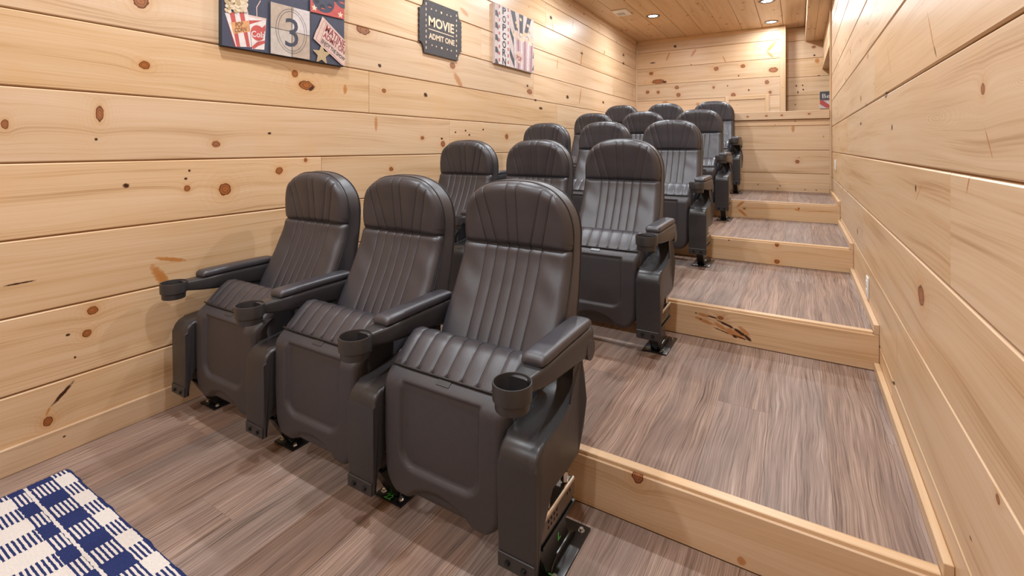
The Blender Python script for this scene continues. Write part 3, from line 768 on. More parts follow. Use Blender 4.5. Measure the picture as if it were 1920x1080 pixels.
# ---------------------------------------------------------------- boards
FRAMES = {   # columns: along the board, across it, out of the face
    'left':  Matrix(((0, 0, 1), (1, 0, 0), (0, 1, 0))),
    'right': Matrix(((0, 0, -1), (-1, 0, 0), (0, 1, 0))),
    'front': Matrix(((1, 0, 0), (0, 0, -1), (0, 1, 0))),      # faces -Y
    'rear':  Matrix(((-1, 0, 0), (0, 0, 1), (0, 1, 0))),      # faces +Y
    'ceil':  Matrix(((0, 1, 0), (1, 0, 0), (0, 0, -1))),
    'floor': Matrix(((0, -1, 0), (1, 0, 0), (0, 0, 1))),
}
MESH = {}
def plank_mesh(L, W, T, ch, mat):
    key = (round(L, 3), round(W, 4), T, ch, mat.name)
    if key in MESH: return MESH[key]
    x, y = L/2, W/2
    rings = [(x, y, -T), (x, y, -ch), (x-ch*0.5, y-ch, 0.0)]
    vs = []
    for a, b, z in rings: vs += [(-a, -b, z), (a, -b, z), (a, b, z), (-a, b, z)]
    fs = [(3, 2, 1, 0), (8, 9, 10, 11)]
    for r in (0, 4):
        for k in range(4): fs.append((r+k, r+(k+1) % 4, r+4+(k+1) % 4, r+4+k))
    me = D.meshes.new('plank'); me.from_pydata(vs, [], fs); me.update(); me.materials.append(mat)
    MESH[key] = me
    return me
def plank(parent, frame, c, L, W, T=0.009, ch=0.003, mat=None, name='plank'):
    o = D.objects.new(name, plank_mesh(L, W, T, ch, mat or M['pine']))
    o.matrix_world = Matrix.Translation(c) @ FRAMES[frame].to_4x4()
    link(o, parent)
    return o
def local_knots(frame, c, L, W, knots, s_of, t_of):
    """pick the knots that lie on this board and express them in its frame"""
    out = []
    sgn = -1 if frame in ('right', 'rear') else 1
    for s, z, rs, rz, an, kind in knots:
        if abs(s-s_of) <= L/2+rs and abs(z-t_of) <= W/2+rz*0.5:
            out.append((sgn*(s-s_of), z-t_of, max(rs, 0.0015), max(rz, 0.0015), sgn*an, kind))
    return out
def board_wall(parent, frame, plane, s0, s1, z0, z1, knots=(), joints=None, tint=None, rows=None, explicit=None, first=0.0):
    """horizontal boards between s0..s1 (run) and z0..z1; plane = coordinate of the face"""
    k = 0
    edges = rows or [first+BW*i for i in range(40)]
    for a, b in zip(edges, edges[1:]):
        lo, hi = max(a, z0), min(b, z1)
        if hi-lo < 0.03: continue
        cuts = sorted(joints.get(k, [])) if joints else []
        xs = [s0]+[c for c in cuts if s0+0.05 < c < s1-0.05]+[s1]
        for p, q in zip(xs, xs[1:]):
            L, W = q-p-0.0006, hi-lo-0.0045
            sc, zc = (p+q)/2, (lo+hi)/2
            c = {'left': (plane, sc, zc), 'right': (plane, sc, zc), 'front': (sc, plane, zc), 'rear': (sc, plane, zc)}[frame]
            kn = local_knots(frame, c, L, W, knots, sc, zc)
            use = explicit and explicit(sc, zc)
            mat = pine('knotty_pine_board', kn) if (kn or use) else M['pine']
            plank(parent, frame, c, L, W, mat=mat, ch=0.0045)
        k += 1
def struct(o): o['kind'] = 'structure'; return o

# floor and its planks
floor = struct(box('floor', XL-0.1, XR+0.1, YF-0.1, RY[0]+0.05, -0.12, -0.004, M['backing']))
PW = 0.183
def lay(parent, x0, x1, y0, y1, z, offs):
    n = math.ceil((x1-x0)/PW-1e-6)
    for i in range(n):
        a, b = x0+i*PW, min(x0+(i+1)*PW, x1)
        if b-a < 0.01: continue
        off = offs[i % len(offs)]
        cuts = [y0]; y = y0-1.22+off
        while y < y1-0.03:
            if y > y0+0.03: cuts.append(y)
            y += 1.22
        cuts.append(y1)
        for p, q in zip(cuts, cuts[1:]):
            plank(parent, 'floor', ((a+b)/2, (p+q)/2, z), q-p-0.0003, b-a-0.0003, 0.005, 0.0005, M['vinyl'])
OFFS = [0.35, 1.02, 0.63, 0.10, 0.82, 0.47, 1.15, 0.24, 0.71]
lay(floor, XL+0.004, XR-0.004, YF, RY[0]-0.001, 0.0, OFFS)

# stepped platforms: riser board, nosing strip, vinyl tread, trim along the right wall
for i in range(4):
    y0 = RY[i]; y1 = RY[i+1] if i < 3 else YH
    z = RZ[i]; zl = RZ[i-1]+0.008 if i else 0.0
    pl = struct(box('floor_step', XL-0.1, XR+0.1, y0+0.02, y1+0.05, -0.12, z+0.003, M['backing']))
    kn = local_knots('front', None, XR-XL, z-zl, KN_RISER[i], (XL+XR)/2, (z+zl)/2)
    plank(pl, 'front', ((XL+XR)/2, y0, (z+zl)/2), XR-XL-0.002, z-zl-0.001, 0.0195, 0.002, pine('riser_pine', kn), 'riser_board')
    ns = box('nosing_strip', XL, XR-0.022, y0+0.009, y0+0.043, z-0.002, z+0.0105, M['trim_x'], pl, 0.002, 1)
    lay(pl, XL+0.004, XR-0.021, y0+0.043, y1-0.001, z+0.008, [OFFS[(j+2*i+3) % 9]*0+9 if j % 3 != i % 3 else 0.55+0.2*i for j in range(9)])
    box('edge_trim', XR-0.021, XR-0.0005, y0+0.001, y1-0.0005, z+0.0005, z+0.047, M['trim_y'], pl, 0.0015, 1)

# left wall
wl = struct(box('wall_left', XL-0.12, XL-0.009, YF-0.1, YA+0.1, -0.12, CEIL+0.1, M['backing']))
board_wall(wl, 'left', XL, YF, YB, 0.0, CEIL, KN_LEFT,
           {1: [2.9, 6.4], 2: [-0.4, 4.3], 3: [1.9, 6.0], 4: [3.141, 7.4], 5: [2.274, 5.2], 6: [0.1, 4.6], 7: [3.6, 7.2], 8: [2.4, 5.9], 9: [1.2, 4.9], 10: [3.0, 6.6]},
           explicit=lambda s, z: 0.2 < s < 3.2 and z < 2.3)
bl = struct(box('baseboard_left', XL+0.0005, XL+0.016, YF, RY[0]-0.001, 0.0005, 0.100, pine('baseboard_pine', [(0.71, -2.40, 0.006, 0.004, 0, 'd')], axis='y'), None, 0.002, 1))
tr = struct(box('trim_1', XL+0.0005, XL+0.014, YF, YB-0.001, CEIL-0.062, CEIL-0.0005, M['trim_y'], None, 0.002, 1))

# right wall: full height up to the half wall, only a header above the opening beyond it
wr = struct(box('wall_right', XR+0.009, XR+0.12, YF-0.1, YH+0.13, -0.12, CEIL+0.1, M['backing']))
board_wall(wr, 'right', XR, YF, YH+0.13, 0.0, CEIL, KN_RIGHT,
           {0: [2.4], 1: [0.2, 4.1], 2: [-0.6, 3.4], 3: [1.55, 5.0], 4: [0.9, 4.4], 5: [2.9], 6: [1.9, 5.4], 7: [3.7], 8: [2.2], 9: [4.0]},
           explicit=lambda s, z: s < 3.0 and z < 2.4)
hd = struct(box('wall_header', XR+0.009, XR+0.12, YH+0.13, YA, 2.40, CEIL+0.1, M['backing']))
board_wall(hd, 'right', XR, YH+0.131, YA, 2.40, CEIL)
box('header_casing', XR-0.012, XR+0.13, YH+0.135, YA-0.001, 2.375, 2.3995, M['trim_y'], hd, 0.002, 1)

# back wall with its framed hatch, corner post and the recess beside it
wb = struct(box('wall_back', XL-0.1, -0.185, YB+0.009, YA+0.12, -0.12, CEIL+0.1, M['backing']))
board_wall(wb, 'front', YB, XL, -0.25, LAND, CEIL, KN_BACK, explicit=lambda s, z: True)
struct(box('trim_2', -0.250, -0.172, YB-0.026, YA-0.001, LAND+0.009, CEIL-0.001, pine('post_pine', [(2.93, 8.21, 0.006, 0.006, 0, 'd'), (2.1, 8.21, 0.006, 0.006, 0, 'd')], axis='z'), None, 0.003, 1))
struct(box('trim_3', XL+0.0005, XL+0.022, YB-0.021, YB-0.0005, LAND+0.009, CEIL-0.063, M['trim_z'], None, 0.002, 1))
struct(box('trim_4', XL+0.023, -0.251, YB-0.013, YB-0.0005, CEIL-0.060, CEIL-0.0005, M['trim_x'], None, 0.002, 1))
dr = struct(empty('door_1', (-0.71, YB, LAND+0.008)))
for nm, x0, x1, z0, z1, d in (('casing', -0.315, -0.258, 0.0, 1.33, 0.020), ('casing', 0.258, 0.315, 0.0, 1.33, 0.020), ('casing', -0.2575, 0.2575, 1.272, 1.33, 0.020)):
    box(nm, x0, x1, -d, -0.0005, z0, z1, M['trim_x'] if x1-x0 > 0.1 else M['trim_z'], dr, 0.002, 1)
box('door_panel', -0.257, 0.257, -0.006, -0.0005, 0.0, 1.2715, pine('door_pine', [(-0.14, 1.19, 0.006, 0.005, 0, 'd')], axis='x'), dr)
wa = struct(box('wall_alcove', -0.184, 1.75, YA+0.009, YA+0.12, -0.12, CEIL+0.1, M['backing']))
board_wall(wa, 'front', YA, -0.171, 1.70, LAND, CEIL, KN_ALC, explicit=lambda s, z: s < 1.0)
wo = struct(box('wall_opening', 1.709, 1.80, YH, YA+0.1, -0.12, CEIL+0.1, M['backing']))
board_wall(wo, 'right', 1.70, YH+0.14, YA, LAND, CEIL)
wo2 = struct(box('wall_opening_side', XR+0.121, 1.708, YH, YH+0.119, -0.12, CEIL+0.1, M['backing']))
board_wall(wo2, 'rear', YH+0.129, XR+0.121, 1.70, LAND, CEIL)
lf = struct(box('floor_landing', XL-0.1, 1.75, YH+0.051, YA+0.1, -0.12, LAND+0.003, M['backing']))
lay(lf, XL+0.004, 1.695, YH+0.13, YB-0.03, LAND+0.008, OFFS)

# half wall behind the last row with its cap rail
hw = struct(box('wall_half', XL, XR, YH+0.009, YH+0.119, LAND+0.003, 1.606, M['backing']))
board_wall(hw, 'front', YH, XL, XR-0.001, LAND+0.008, 1.516, KN_HALF, rows=[0.62, 0.885, 1.156, 1.439, 1.522], explicit=lambda s, z: s > -0.5)
board_wall(hw, 'rear', YH+0.129, XL, XR, LAND+0.008, 1.516, rows=[0.62, 0.885, 1.156, 1.439, 1.522])
struct(box('baseboard_half', XL, XR-0.022+0.0005, YH-0.014, YH-0.0005, LAND+0.0085, 0.768, pine('base_half_pine', [(-0.420, 7.1800, 0.009, 0.007, 0, 'd'), (-0.190, 7.1750, 0.009, 0.007, 0, 'd'), (-0.215, 7.1400, 0.009, 0.007, 0, 'k'), (0.060, 7.1400, 0.009, 0.007, 0, 'd'), (0.170, 7.1400, 0.009, 0.007, 0, 'd')], axis='x'), None, 0.002, 1))
cap = struct(box('trim_5', XL, XR-0.0215, YH-0.034, YH+0.150, 1.516, 1.610, pine('cap_pine', [(-0.530, 7.9740, 0.013, 0.010, 0, 'k'), (-0.330, 7.9770, 0.013, 0.010, 0, 'k'), (-0.170, 7.9790, 0.013, 0.010, 0, 'k'), (0.100, 7.9870, 0.013, 0.010, 0, 'k')], axis='x'), None, 0.003, 1))
struct(box('trim_6', XR-0.021, XR-0.0005, YH-0.020, YH-0.0005, 0.715, CEIL-0.26, M['trim_z'], None, 0.002, 1))

# soffit along the right wall
so = struct(box('ceiling_soffit', 0.100, XR-0.0005, YF+0.01, YA-0.0005, 2.84, CEIL-0.0005, M['backing']))
for (a, b), cuts in (((0.085, 0.200), [YF+0.01, 1.2, 4.6, YA]), ((0.200, XR-0.001), [YF+0.01, 2.8, 6.3, YA])):
    for p, q in zip(cuts, cuts[1:]):
        plank(so, 'ceil', ((a+b)/2, (p+q)/2, 2.82), q-p-0.001, b-a-0.002, 0.0195, 0.002, M['ceil'])
for p, q in ((YF+0.01, 2.0), (2.0, 5.6), (5.6, YA)):
    o = D.objects.new('plank', plank_mesh(q-p-0.001, CEIL-2.821, 0.0145, 0.002, M['ceil']))
    o.matrix_world = Matrix.Translation((0.085, (p+q)/2, (CEIL+2.82)/2)) @ FRAMES['right'].to_4x4()
    link(o, so)

# ceiling boards
ce = struct(box('ceiling', XL-0.1, 1.75, YF-0.1, YA+0.1, CEIL+0.0095, CEIL+0.12, M['backing']))
i = 0; x = -2.481
CJ = [[0.4, 4.4], [2.2, 6.9], [-0.3, 3.6, 7.4], [1.4, 5.4], [3.0], [0.2, 4.8], [2.4, 6.4], [1.0, 5.9], [3.3], [0.5, 5.1]]
while x < 1.70:
    b = min(x+BW, 1.70)
    cuts = [YF]+CJ[i % len(CJ)]+[YA]
    for p, q in zip(cuts, cuts[1:]):
        plank(ce, 'ceil', ((x+b)/2, (p+q)/2, CEIL), q-p-0.0006, b-x-0.004, 0.009, 0.004, M['ceil'])
    x += BW; i += 1
# wall behind the camera
wf = struct(box('wall_front', XL-0.1, XR+0.1, YF-0.12, YF-0.0105, -0.12, CEIL+0.1, M['backing']))
board_wall(wf, 'rear', YF-0.0005, XL, XR, 0.0, CEIL)

# ---------------------------------------------------------------- recessed lights, vent, wall plates
def downlight(x, y, power=1.0, tail=''):
    e = empty('recessed_light'+tail, (x, y, CEIL))
    bm = lathe_bm([(0.066, -0.0005), (0.094, -0.0005), (0.096, -0.005), (0.090, -0.009), (0.074, -0.008), (0.064, -0.002), (0.066, -0.0005)], 32)
    bm_obj('trim_ring', bm, M['can'], e, True, 50)
    bm = lathe_bm([(0.0, -0.0042), (0.050, -0.0042), (0.062, -0.0015), (0.062, -0.0005), (0.0, -0.0005)], 32)
    bm_obj('lens'+tail, bm, M['lamp'], e, True, 50)
    li = D.lights.new('lamp_light'+tail, 'AREA'); li.shape = 'DISK'; li.size = 0.10
    li.energy = LAMP_W*power; li.color = LAMP_COL; li.spread = math.radians(178)
    lo = D.objects.new('lamp_light'+tail, li); link(lo, e); lo.location = (0, 0, -0.010)
    return e
LIGHTS = [(-1.78, 6.88), (-0.35, 6.92), (-0.353, 8.11), (-1.78, 4.9), (-0.35, 4.9), (-1.78, 2.9), (-0.35, 2.9), (-1.78, 0.95), (-0.35, 0.95), (-1.78, -1.05), (-0.35, -1.05)]
for i, (x, y) in enumerate(LIGHTS):
    # the first three are in the picture; the rest continue the two rows of ceiling lamps outside it
    tail = '' if i < 3 else '_%s_%s_offscreen' % ({4.9: 'fourth_row', 2.9: 'second_row', 0.95: 'front_row', -1.05: 'open_floor'}[y], 'wall' if x < -1 else 'aisle')
    o = downlight(x, y, 0.5 if i == 2 else 1.0, tail)
    if i == 0: tag(o, 'recessed ceiling light by the white vent near the left wall', 'ceiling light', 'recessed ceiling lights')
    elif i == 2: tag(o, 'recessed ceiling light closest to the back wall and the corner post', 'ceiling light', 'recessed ceiling lights')
    elif i == 1: tag(o, 'recessed ceiling light beyond the half wall, between soffit and light near post', 'ceiling light', 'recessed ceiling lights')
    else: tag(o, 'recessed ceiling light %s, %s' % ({4.9: 'over the fourth row of seats', 2.9: 'over the second row of seats', 0.95: 'over the front row of seats', -1.05: 'over the open floor by the rug'}[y], 'on the left wall side' if x < -1 else 'on the aisle side'), 'ceiling light', 'recessed ceiling lights')

v = tag(empty('ceiling_vent', (-2.10, 6.47, CEIL)), 'small white square vent with grey grille on the pine ceiling', 'vent')
bm_obj('vent_frame', box_bm(-0.10, 0.10, -0.15, 0.15, -0.012, -0.0005, 0.004, 2), M['white'], v, True, 40)
box('grille', -0.075, 0.03, -0.02, 0.10, -0.0135, -0.0122, M['grille'], v)
for k in range(6): box('slat', -0.073, 0.028, -0.015+k*0.019, -0.008+k*0.019, -0.0155, -0.0136, M['white'], v)

def plate(name, y, z, label, cat, h=0.105):
    e = tag(empty(name, (XR, y, z)), label, cat)
    bm_obj('cover_plate', box_bm(-0.007, -0.0005, -0.036, 0.036, -h/2, h/2, 0.003, 2), M['white'], e, True, 40)
    for s in (-1, 1):
        box('socket', -0.0092, -0.0071, -0.017, 0.017, s*0.022-0.014, s*0.022+0.014, M['white'], e, 0.0008, 1)
    cb = cyl_bm((-0.0082, 0, 0), (-0.0071, 0, 0), 0.003, 10); bm_obj('screw', cb, M['zinc'], e)
    return e
plate('wall_outlet', 3.155, 0.452, 'white wall outlet just above the third tread on the right wall', 'outlet', 0.114)
plate('wall_switch', 5.78, 1.015, 'white wall plate on right wall near the half wall', 'wall plate')

# ---------------------------------------------------------------- wall art
TXT = {}
def text_outline(s):
    if s in TXT: return TXT[s]
    c = D.curves.new('lettering', 'FONT'); c.body = s; c.size = 1.0; c.resolution_u = 3; c.offset = 0.028 if s not in ('Cola', 'Be', '3') else (0.012 if s == 'Cola' else 0.0)
    o = D.objects.new('lettering', c); COL.objects.link(o)
    dg = bpy.context.evaluated_depsgraph_get(); dg.update()
    me = D.meshes.new_from_object(o.evaluated_get(dg))
    vs = [tuple(v.co) for v in me.vertices]; fs = [tuple(p.vertices) for p in me.polygons]
    D.objects.remove(o); D.curves.remove(c); D.meshes.remove(me)
    x0 = min(v[0] for v in vs); x1 = max(v[0] for v in vs); y0 = min(v[1] for v in vs); y1 = max(v[1] for v in vs)
    TXT[s] = ([((v[0]-x0)/(x1-x0), (v[1]-max(y0, 0 if s != 'Cola' else y0))/(y1-max(y0, 0 if s != 'Cola' else y0))) for v in vs], fs)
    return TXT[s]
ARTNAME = {'T': 'lettering', 'S': 'star', 'C': 'printed_spot', 'R': 'printed_ring', 'L': 'printed_line', 'P': 'printed_shape'}
def clip_poly(poly, lo_s, hi_s, lo_z, hi_z):
    def cut(pts, ax, lim, keep_less):
        out = []
        for i in range(len(pts)):
            a, b = pts[i-1], pts[i]
            ia = a[ax] <= lim if keep_less else a[ax] >= lim
            ib = b[ax] <= lim if keep_less else b[ax] >= lim
            if ia != ib:
                f = (lim-a[ax])/(b[ax]-a[ax]); out.append((a[0]+f*(b[0]-a[0]), a[1]+f*(b[1]-a[1])))
            if ib: out.append(b)
        return out
    for ax, lim, k in ((0, lo_s, False), (0, hi_s, True), (1, lo_z, False), (1, hi_z, True)):
        if poly: poly = cut(poly, ax, lim, k)
    return poly
def star_pts(c, r, n=5):
    return [(c[0]+math.sin(PI*i/n)*r*(1 if i % 2 == 0 else 0.45), c[1]+math.cos(PI*i/n)*r*(1 if i % 2 == 0 else 0.45)) for i in range(2*n)]
def draw_art(parent, items, x_face, org, lim):
    """flat print on a left-wall picture: points are (y along wall, z); each mark is a thin sheet of ink"""
    lift = 0.0
    groups = {}
    for it in items:
        lift += 0.00004
        kind, col = it[0], it[1]
        polys = []
        if kind == 'P': polys = [list(map(tuple, it[2]))]
        elif kind == 'C':
            c, rx, ry = it[2], it[3], it[4]
            polys = [[(c[0]+rx*math.cos(2*PI*k/20), c[1]+ry*math.sin(2*PI*k/20)) for k in range(20)]]
        elif kind == 'R':
            c, rx, ry, wd = it[2], it[3], it[4], it[5]
            for k in range(40):
                a, b = 2*PI*k/40, 2*PI*(k+1)/40
                polys.append([(c[0]+(rx+s)*math.cos(t), c[1]+(ry+s)*math.sin(t)) for t, s in ((a, -wd), (a, wd), (b, wd), (b, -wd))])
        elif kind == 'S':
            c, r = it[2], it[3]; pts = star_pts(c, r)
            polys = [[tuple(c), pts[k-1], pts[k]] for k in range(10)]
        elif kind == 'L':
            wd, pts = it[2], it[3]
            for a, b in zip(pts, pts[1:]):
                dx, dy = b[0]-a[0], b[1]-a[1]; L = math.hypot(dx, dy); nx, ny = -dy/L*wd, dx/L*wd
                polys.append([(a[0]+nx, a[1]+ny), (b[0]+nx, b[1]+ny), (b[0]-nx, b[1]-ny), (a[0]-nx, a[1]-ny)])
        elif kind == 'T':
            s, p0, p1, ph = it[2], it[3], it[4], it[5]
            vs, fs = text_outline(s)
            ex = (p1[0]-p0[0], p1[1]-p0[1]); ey = (ph[0]-p0[0], ph[1]-p0[1])
            q = [(p0[0]+u*ex[0]+v*ey[0], p0[1]+u*ex[1]+v*ey[1]) for u, v in vs]
            polys = [[q[i] for i in f] for f in fs]
        verts, faces = [], []
        for pl in polys:
            pl = clip_poly(pl, *lim)
            if len(pl) < 3: continue
            b = len(verts); verts += [(x_face+lift-org[0], y-org[1], z-org[2]) for y, z in pl]; faces.append(tuple(range(b, b+len(pl))))
        if not faces: continue
        mesh_obj(ARTNAME[kind], verts, faces, ink(col), parent)
def canvas(name, y0, y1, z0, z1, dep, face_mat, edge_mat, label):
    e = tag(empty(name, (XL, (y0+y1)/2, z0)), label, 'wall art')
    o = (XL, (y0+y1)/2, z0)
    box('canvas', 0.0006, dep-0.0004, y0-o[1], y1-o[1], 0, z1-z0, edge_mat, e, 0.0015, 1)
    mesh_obj('print', [(dep-0.0003, y-o[1], z-o[2]) for y, z in ((y0+0.0015, z0+0.0015), (y1-0.0015, z0+0.0015), (y1-0.0015, z1-0.0015), (y0+0.0015, z1-0.0015))], [(0, 1, 2, 3)], face_mat, e)
    return e, o
e, o = canvas('movie_canvas', 1.2985, 2.0436, 1.700, 2.205, 0.032, ink('navy'), M['canvas_edge'], 'navy canvas with popcorn, cola cup, countdown 3 and ticket on the left wall')
draw_art(e, ART1, 0.032+XL, o, (1.300, 2.042, 1.7015, 2.2035))
e, o = canvas('popcorn_canvas', 3.785, 4.5475, 1.985, 2.555, 0.032, ink('pinkwhite'), ink('pinkwhite'), 'canvas print of striped popcorn bag with vertical POPCORN lettering on left wall')
draw_art(e, ART3, 0.032+XL, o, (3.7865, 4.546, 1.9865, 2.5535))
# ticket-shaped sign
y0, y1, z0, z1 = 2.753, 3.287, 1.921, 2.336
ol = []
iy0, iy1 = 2.811, 3.235; nz0, nz1 = 2.004, 2.256
def notch(cx, cz, r0, r1, a0, a1, n=8): return [(cx+r0*math.cos(math.radians(a0+(a1-a0)*k/n)), cz+r1*math.sin(math.radians(a0+(a1-a0)*k/n))) for k in range(n+1)]
ol += notch(y0, z0, iy0-y0, nz0-z0, 90, 0)
ol += notch(y1, z0, y1-iy1, nz0-z0, 180, 90)
n = 44
ol += [(y1-0.006*abs(math.sin(PI*6*k/n)), nz0+(nz1-nz0)*k/n) for k in range(1, n)]
ol += notch(y1, z1, y1-iy1, z1-nz1, 270, 180)
ol += notch(y0, z1, iy0-y0, z1-nz1, 0, -90)
ol += [(y0+0.006*abs(math.sin(PI*6*k/n)), nz1+(nz0-nz1)*k/n) for k in range(1, n)]
e = tag(empty('ticket_sign', (XL, 3.02, z0)), 'charcoal ticket-shaped sign reading MOVIE ADMIT ONE on the left wall', 'wall sign')
bm = prism_bm([(a-3.02, b-z0) for a, b in ol], 0.0006, 0.016)
bm_obj('sign_board', bm, ink('charcoal'), e)
draw_art(e, ART2, XL+0.0162, (XL, 3.02, z0), (y0, y1, z0, z1))
# small poster in the recess
e = tag(empty('small_poster', (0.42, YA, 1.778)), 'small dark poster with red diagonal band in the recess beyond the half wall', 'poster')
box('poster_board', -0.147, 0.147, -0.015, -0.0005, 0.0, 0.258, ink('pale'), e)
def flat(name, pts, k, d):
    mesh_obj(name, [(x, -0.0152-d, z) for x, z in pts], [tuple(range(len(pts)))], ink(k), e)
flat('printed_shape', [(-0.146, 0.13), (0.146, 0.13), (0.146, 0.257), (-0.146, 0.257)], 'grey', 0)
flat('printed_shape', [(-0.146, 0.117), (-0.146, 0.066), (-0.062, 0.006), (0.0, 0.006), (0.0, 0.030), (-0.100, 0.117)], 'red', 0.0001)
flat('printed_line', [(-0.146, 0.118), (0.146, 0.118), (0.146, 0.128), (-0.146, 0.128)], 'darkred', 0.0002)
vs, fs = text_outline('Be')
mesh_obj('lettering', [(-0.115+a*0.10, -0.0155, 0.155+b*0.065) for a, b in vs], fs, ink('white'), e)

# ---------------------------------------------------------------- woven rug
def rug():
    x0, x1, y0, y1 = -2.33, -1.05, -0.55, 0.682
    t = NT('woven_check_rug'); tc = t.n('ShaderNodeTexCoord').outputs['Object']
    s = t.n('ShaderNodeSeparateXYZ'); t.l(tc, s.inputs[0]); X, Y, Z = s.outputs
    wob = t.math('MULTIPLY', t.math('SUBTRACT', t.noise(tc, 70, 3), 0.5), 0.011)
    xx = t.math('ADD', X, wob); yy = t.math('ADD', Y, wob)
    # X, Y are measured from the corner by the wall (0,0): X runs 0..1.28 along the edge, Y runs 0..-1.23 inwards
    rowA = t.math('LESS_THAN', t.math('FRACT', t.math('DIVIDE', t.math('ADD', xx, -0.042+0.166), 0.166)), 0.5)     # white rows
    colA = t.math('LESS_THAN', t.math('FRACT', t.math('DIVIDE', t.math('ADD', t.math('MULTIPLY', yy, -1.0), 0.062), 0.226)), 0.5)
    stripe = t.math('GREATER_THAN', t.math('FRACT', t.math('DIVIDE', t.math('ADD', Y, t.math('MULTIPLY', wob, 0.35)), 0.0115)), 0.5)
    both = t.math('MULTIPLY', rowA, colA)
    none = t.math('MULTIPLY', t.math('SUBTRACT', 1.0, rowA), t.math('SUBTRACT', 1.0, colA))
    mixed = t.math('SUBTRACT', t.math('SUBTRACT', 1.0, both), none)
    white = t.math('ADD', both, t.math('MULTIPLY', mixed, stripe), clamp=True)
    seam = t.math('LESS_THAN', t.math('ABSOLUTE', t.math('ADD', yy, 0.120)), 0.0045)
    white = t.math('MAXIMUM', white, seam)
    edge = t.math('MAXIMUM', t.math('GREATER_THAN', yy, -0.007), t.math('LESS_THAN', xx, 0.010))
    white = t.math('MULTIPLY', white, t.math('SUBTRACT', 1.0, edge))
    var = t.noise(tc, 220, 2)
    navy = t.mix(var, (0.012, 0.018, 0.075, 1), (0.035, 0.05, 0.16, 1))
    cream = t.mix(var, (0.55, 0.50, 0.47, 1), (0.80, 0.75, 0.70, 1))
    t.l(t.mix(white, navy, cream), t.b.inputs['Base Color'])
    t.b.inputs['Roughness'].default_value = 0.9; t.b.inputs['Specular IOR Level'].default_value = 0.1
    t.bump(t.noise(tc, 420, 3), 0.5, 0.002)
    W, H = x1-x0, y1-y0
    nx, ny = 290, 290
    vs, fs = [], []
    rr = random.Random(3)
    for j in range(ny+1):
        y = -H*j/ny
        for i in range(nx+1):
            x = W*i/nx
            h = 0.0085+0.0018*math.sin(2*PI*y/0.0115)*(0.6+0.4*math.sin(2*PI*x/0.016+(int(y/0.0115) % 2)*PI))+0.0008*(rr.random()-0.5)
            e = min(x, W-x, -y, H+y); h = 0.001+(h-0.001)*min(1, (e/0.010))**0.5 if e < 0.010 else h
            if abs(y+0.120) < 0.006: h -= 0.0025
            wx = 0.004*math.sin(y*9)*(1 if i in (0,) else 0); wy = 0.003*math.sin(x*23)+0.0015*math.sin(x*71) if j == 0 else 0
            vs.append((x+wx, y+wy, h))
    for j in range(ny):
        for i in range(nx):
            a = j*(nx+1)+i; fs.append((a, a+nx+1, a+nx+2, a+1))
    # underside
    b = len(vs); vs += [(0, 0, 0.0006), (W, 0, 0.0006), (W, -H, 0.0006), (0, -H, 0.0006)]; fs.append((b, b+1, b+2, b+3))
    o = mesh_obj('woven_rug', vs, fs, t.m, None, True)
    o.location = (x0, y1, 0)
    tag(o, 'navy and white checked woven rug on the floor before the front seats', 'rug')
rug()

# ---------------------------------------------------------------- theatre seats
PITCH = 0.573
SX = [-2.338+PITCH*i for i in range(4)]
yfront = smooth_curve([(0.34, -0.005), (0.44, 0.050), (0.50, 0.084), (0.60, 0.140), (0.70, 0.190), (0.79, 0.226), (0.84, 0.236), (0.95, 0.232), (1.08, 0.212)], 0.05)
yback = smooth_curve([(0.34, 0.215), (0.44, 0.245), (0.55, 0.280), (0.70, 0.312), (0.83, 0.335), (0.95, 0.335), (1.03, 0.318), (1.08, 0.295)], 0.06)
ZS = 0.832                    # seam between back and headrest
EXP = 2.7; W0 = 0.231; Z0 = 0.855; ZD = 1.072-0.855
wside = smooth_curve([(0.34, 0.212), (0.42, 0.214), (0.46, 0.222), (0.52, 0.236), (0.57, 0.238), (0.68, 0.235), (0.83, 0.229), (0.90, 0.229)], 0.05)
def dome(th):
    c, s = math.cos(th), math.sin(th)
    return (math.copysign(W0*abs(c)**(2/EXP), c), Z0+ZD*abs(s)**(2/EXP))
def ztop(x):
    q = min(1, abs(x)/W0); return Z0+ZD*(1-q**EXP)**(1/EXP)
def xdome(z):
    if z <= Z0: return wside(z)
    q = min(1, (z-Z0)/ZD); return W0*(1-q**EXP)**(1/EXP)
RO = 0.036
def edge_drop(e):
    if e >= RO: return 0.0
    e = max(e, 0.0); return RO-math.sqrt(max(0, RO*RO-(RO-e)**2))
def bolster(x): return 0.010*(abs(x)/0.23)**2.2      # sides come slightly forward
SEAM_B = [-0.118, -0.071, -0.0205, 0.0205, 0.071, 0.118]
SEAM_L = [-0.108, -0.066, -0.022, 0.022, 0.066, 0.108]
SEAM_T = [-0.166, -0.128, -0.021, 0.021, 0.128, 0.166]
NS = 10
def frac_list():
    """[(segment, frac)] across seven panels, bunched at the seams"""
    out = []
    for s in range(7):
        for k in range(NS):
            out.append((s, (1-math.cos(PI*k/NS))/2))
    out.append((6, 1.0)); return out
FR = frac_list()
def puff(s, f): return (0.0046 if s in (1, 2, 3, 4, 5) else 0.0066)*max(0.0, math.sin(PI*f))**0.38
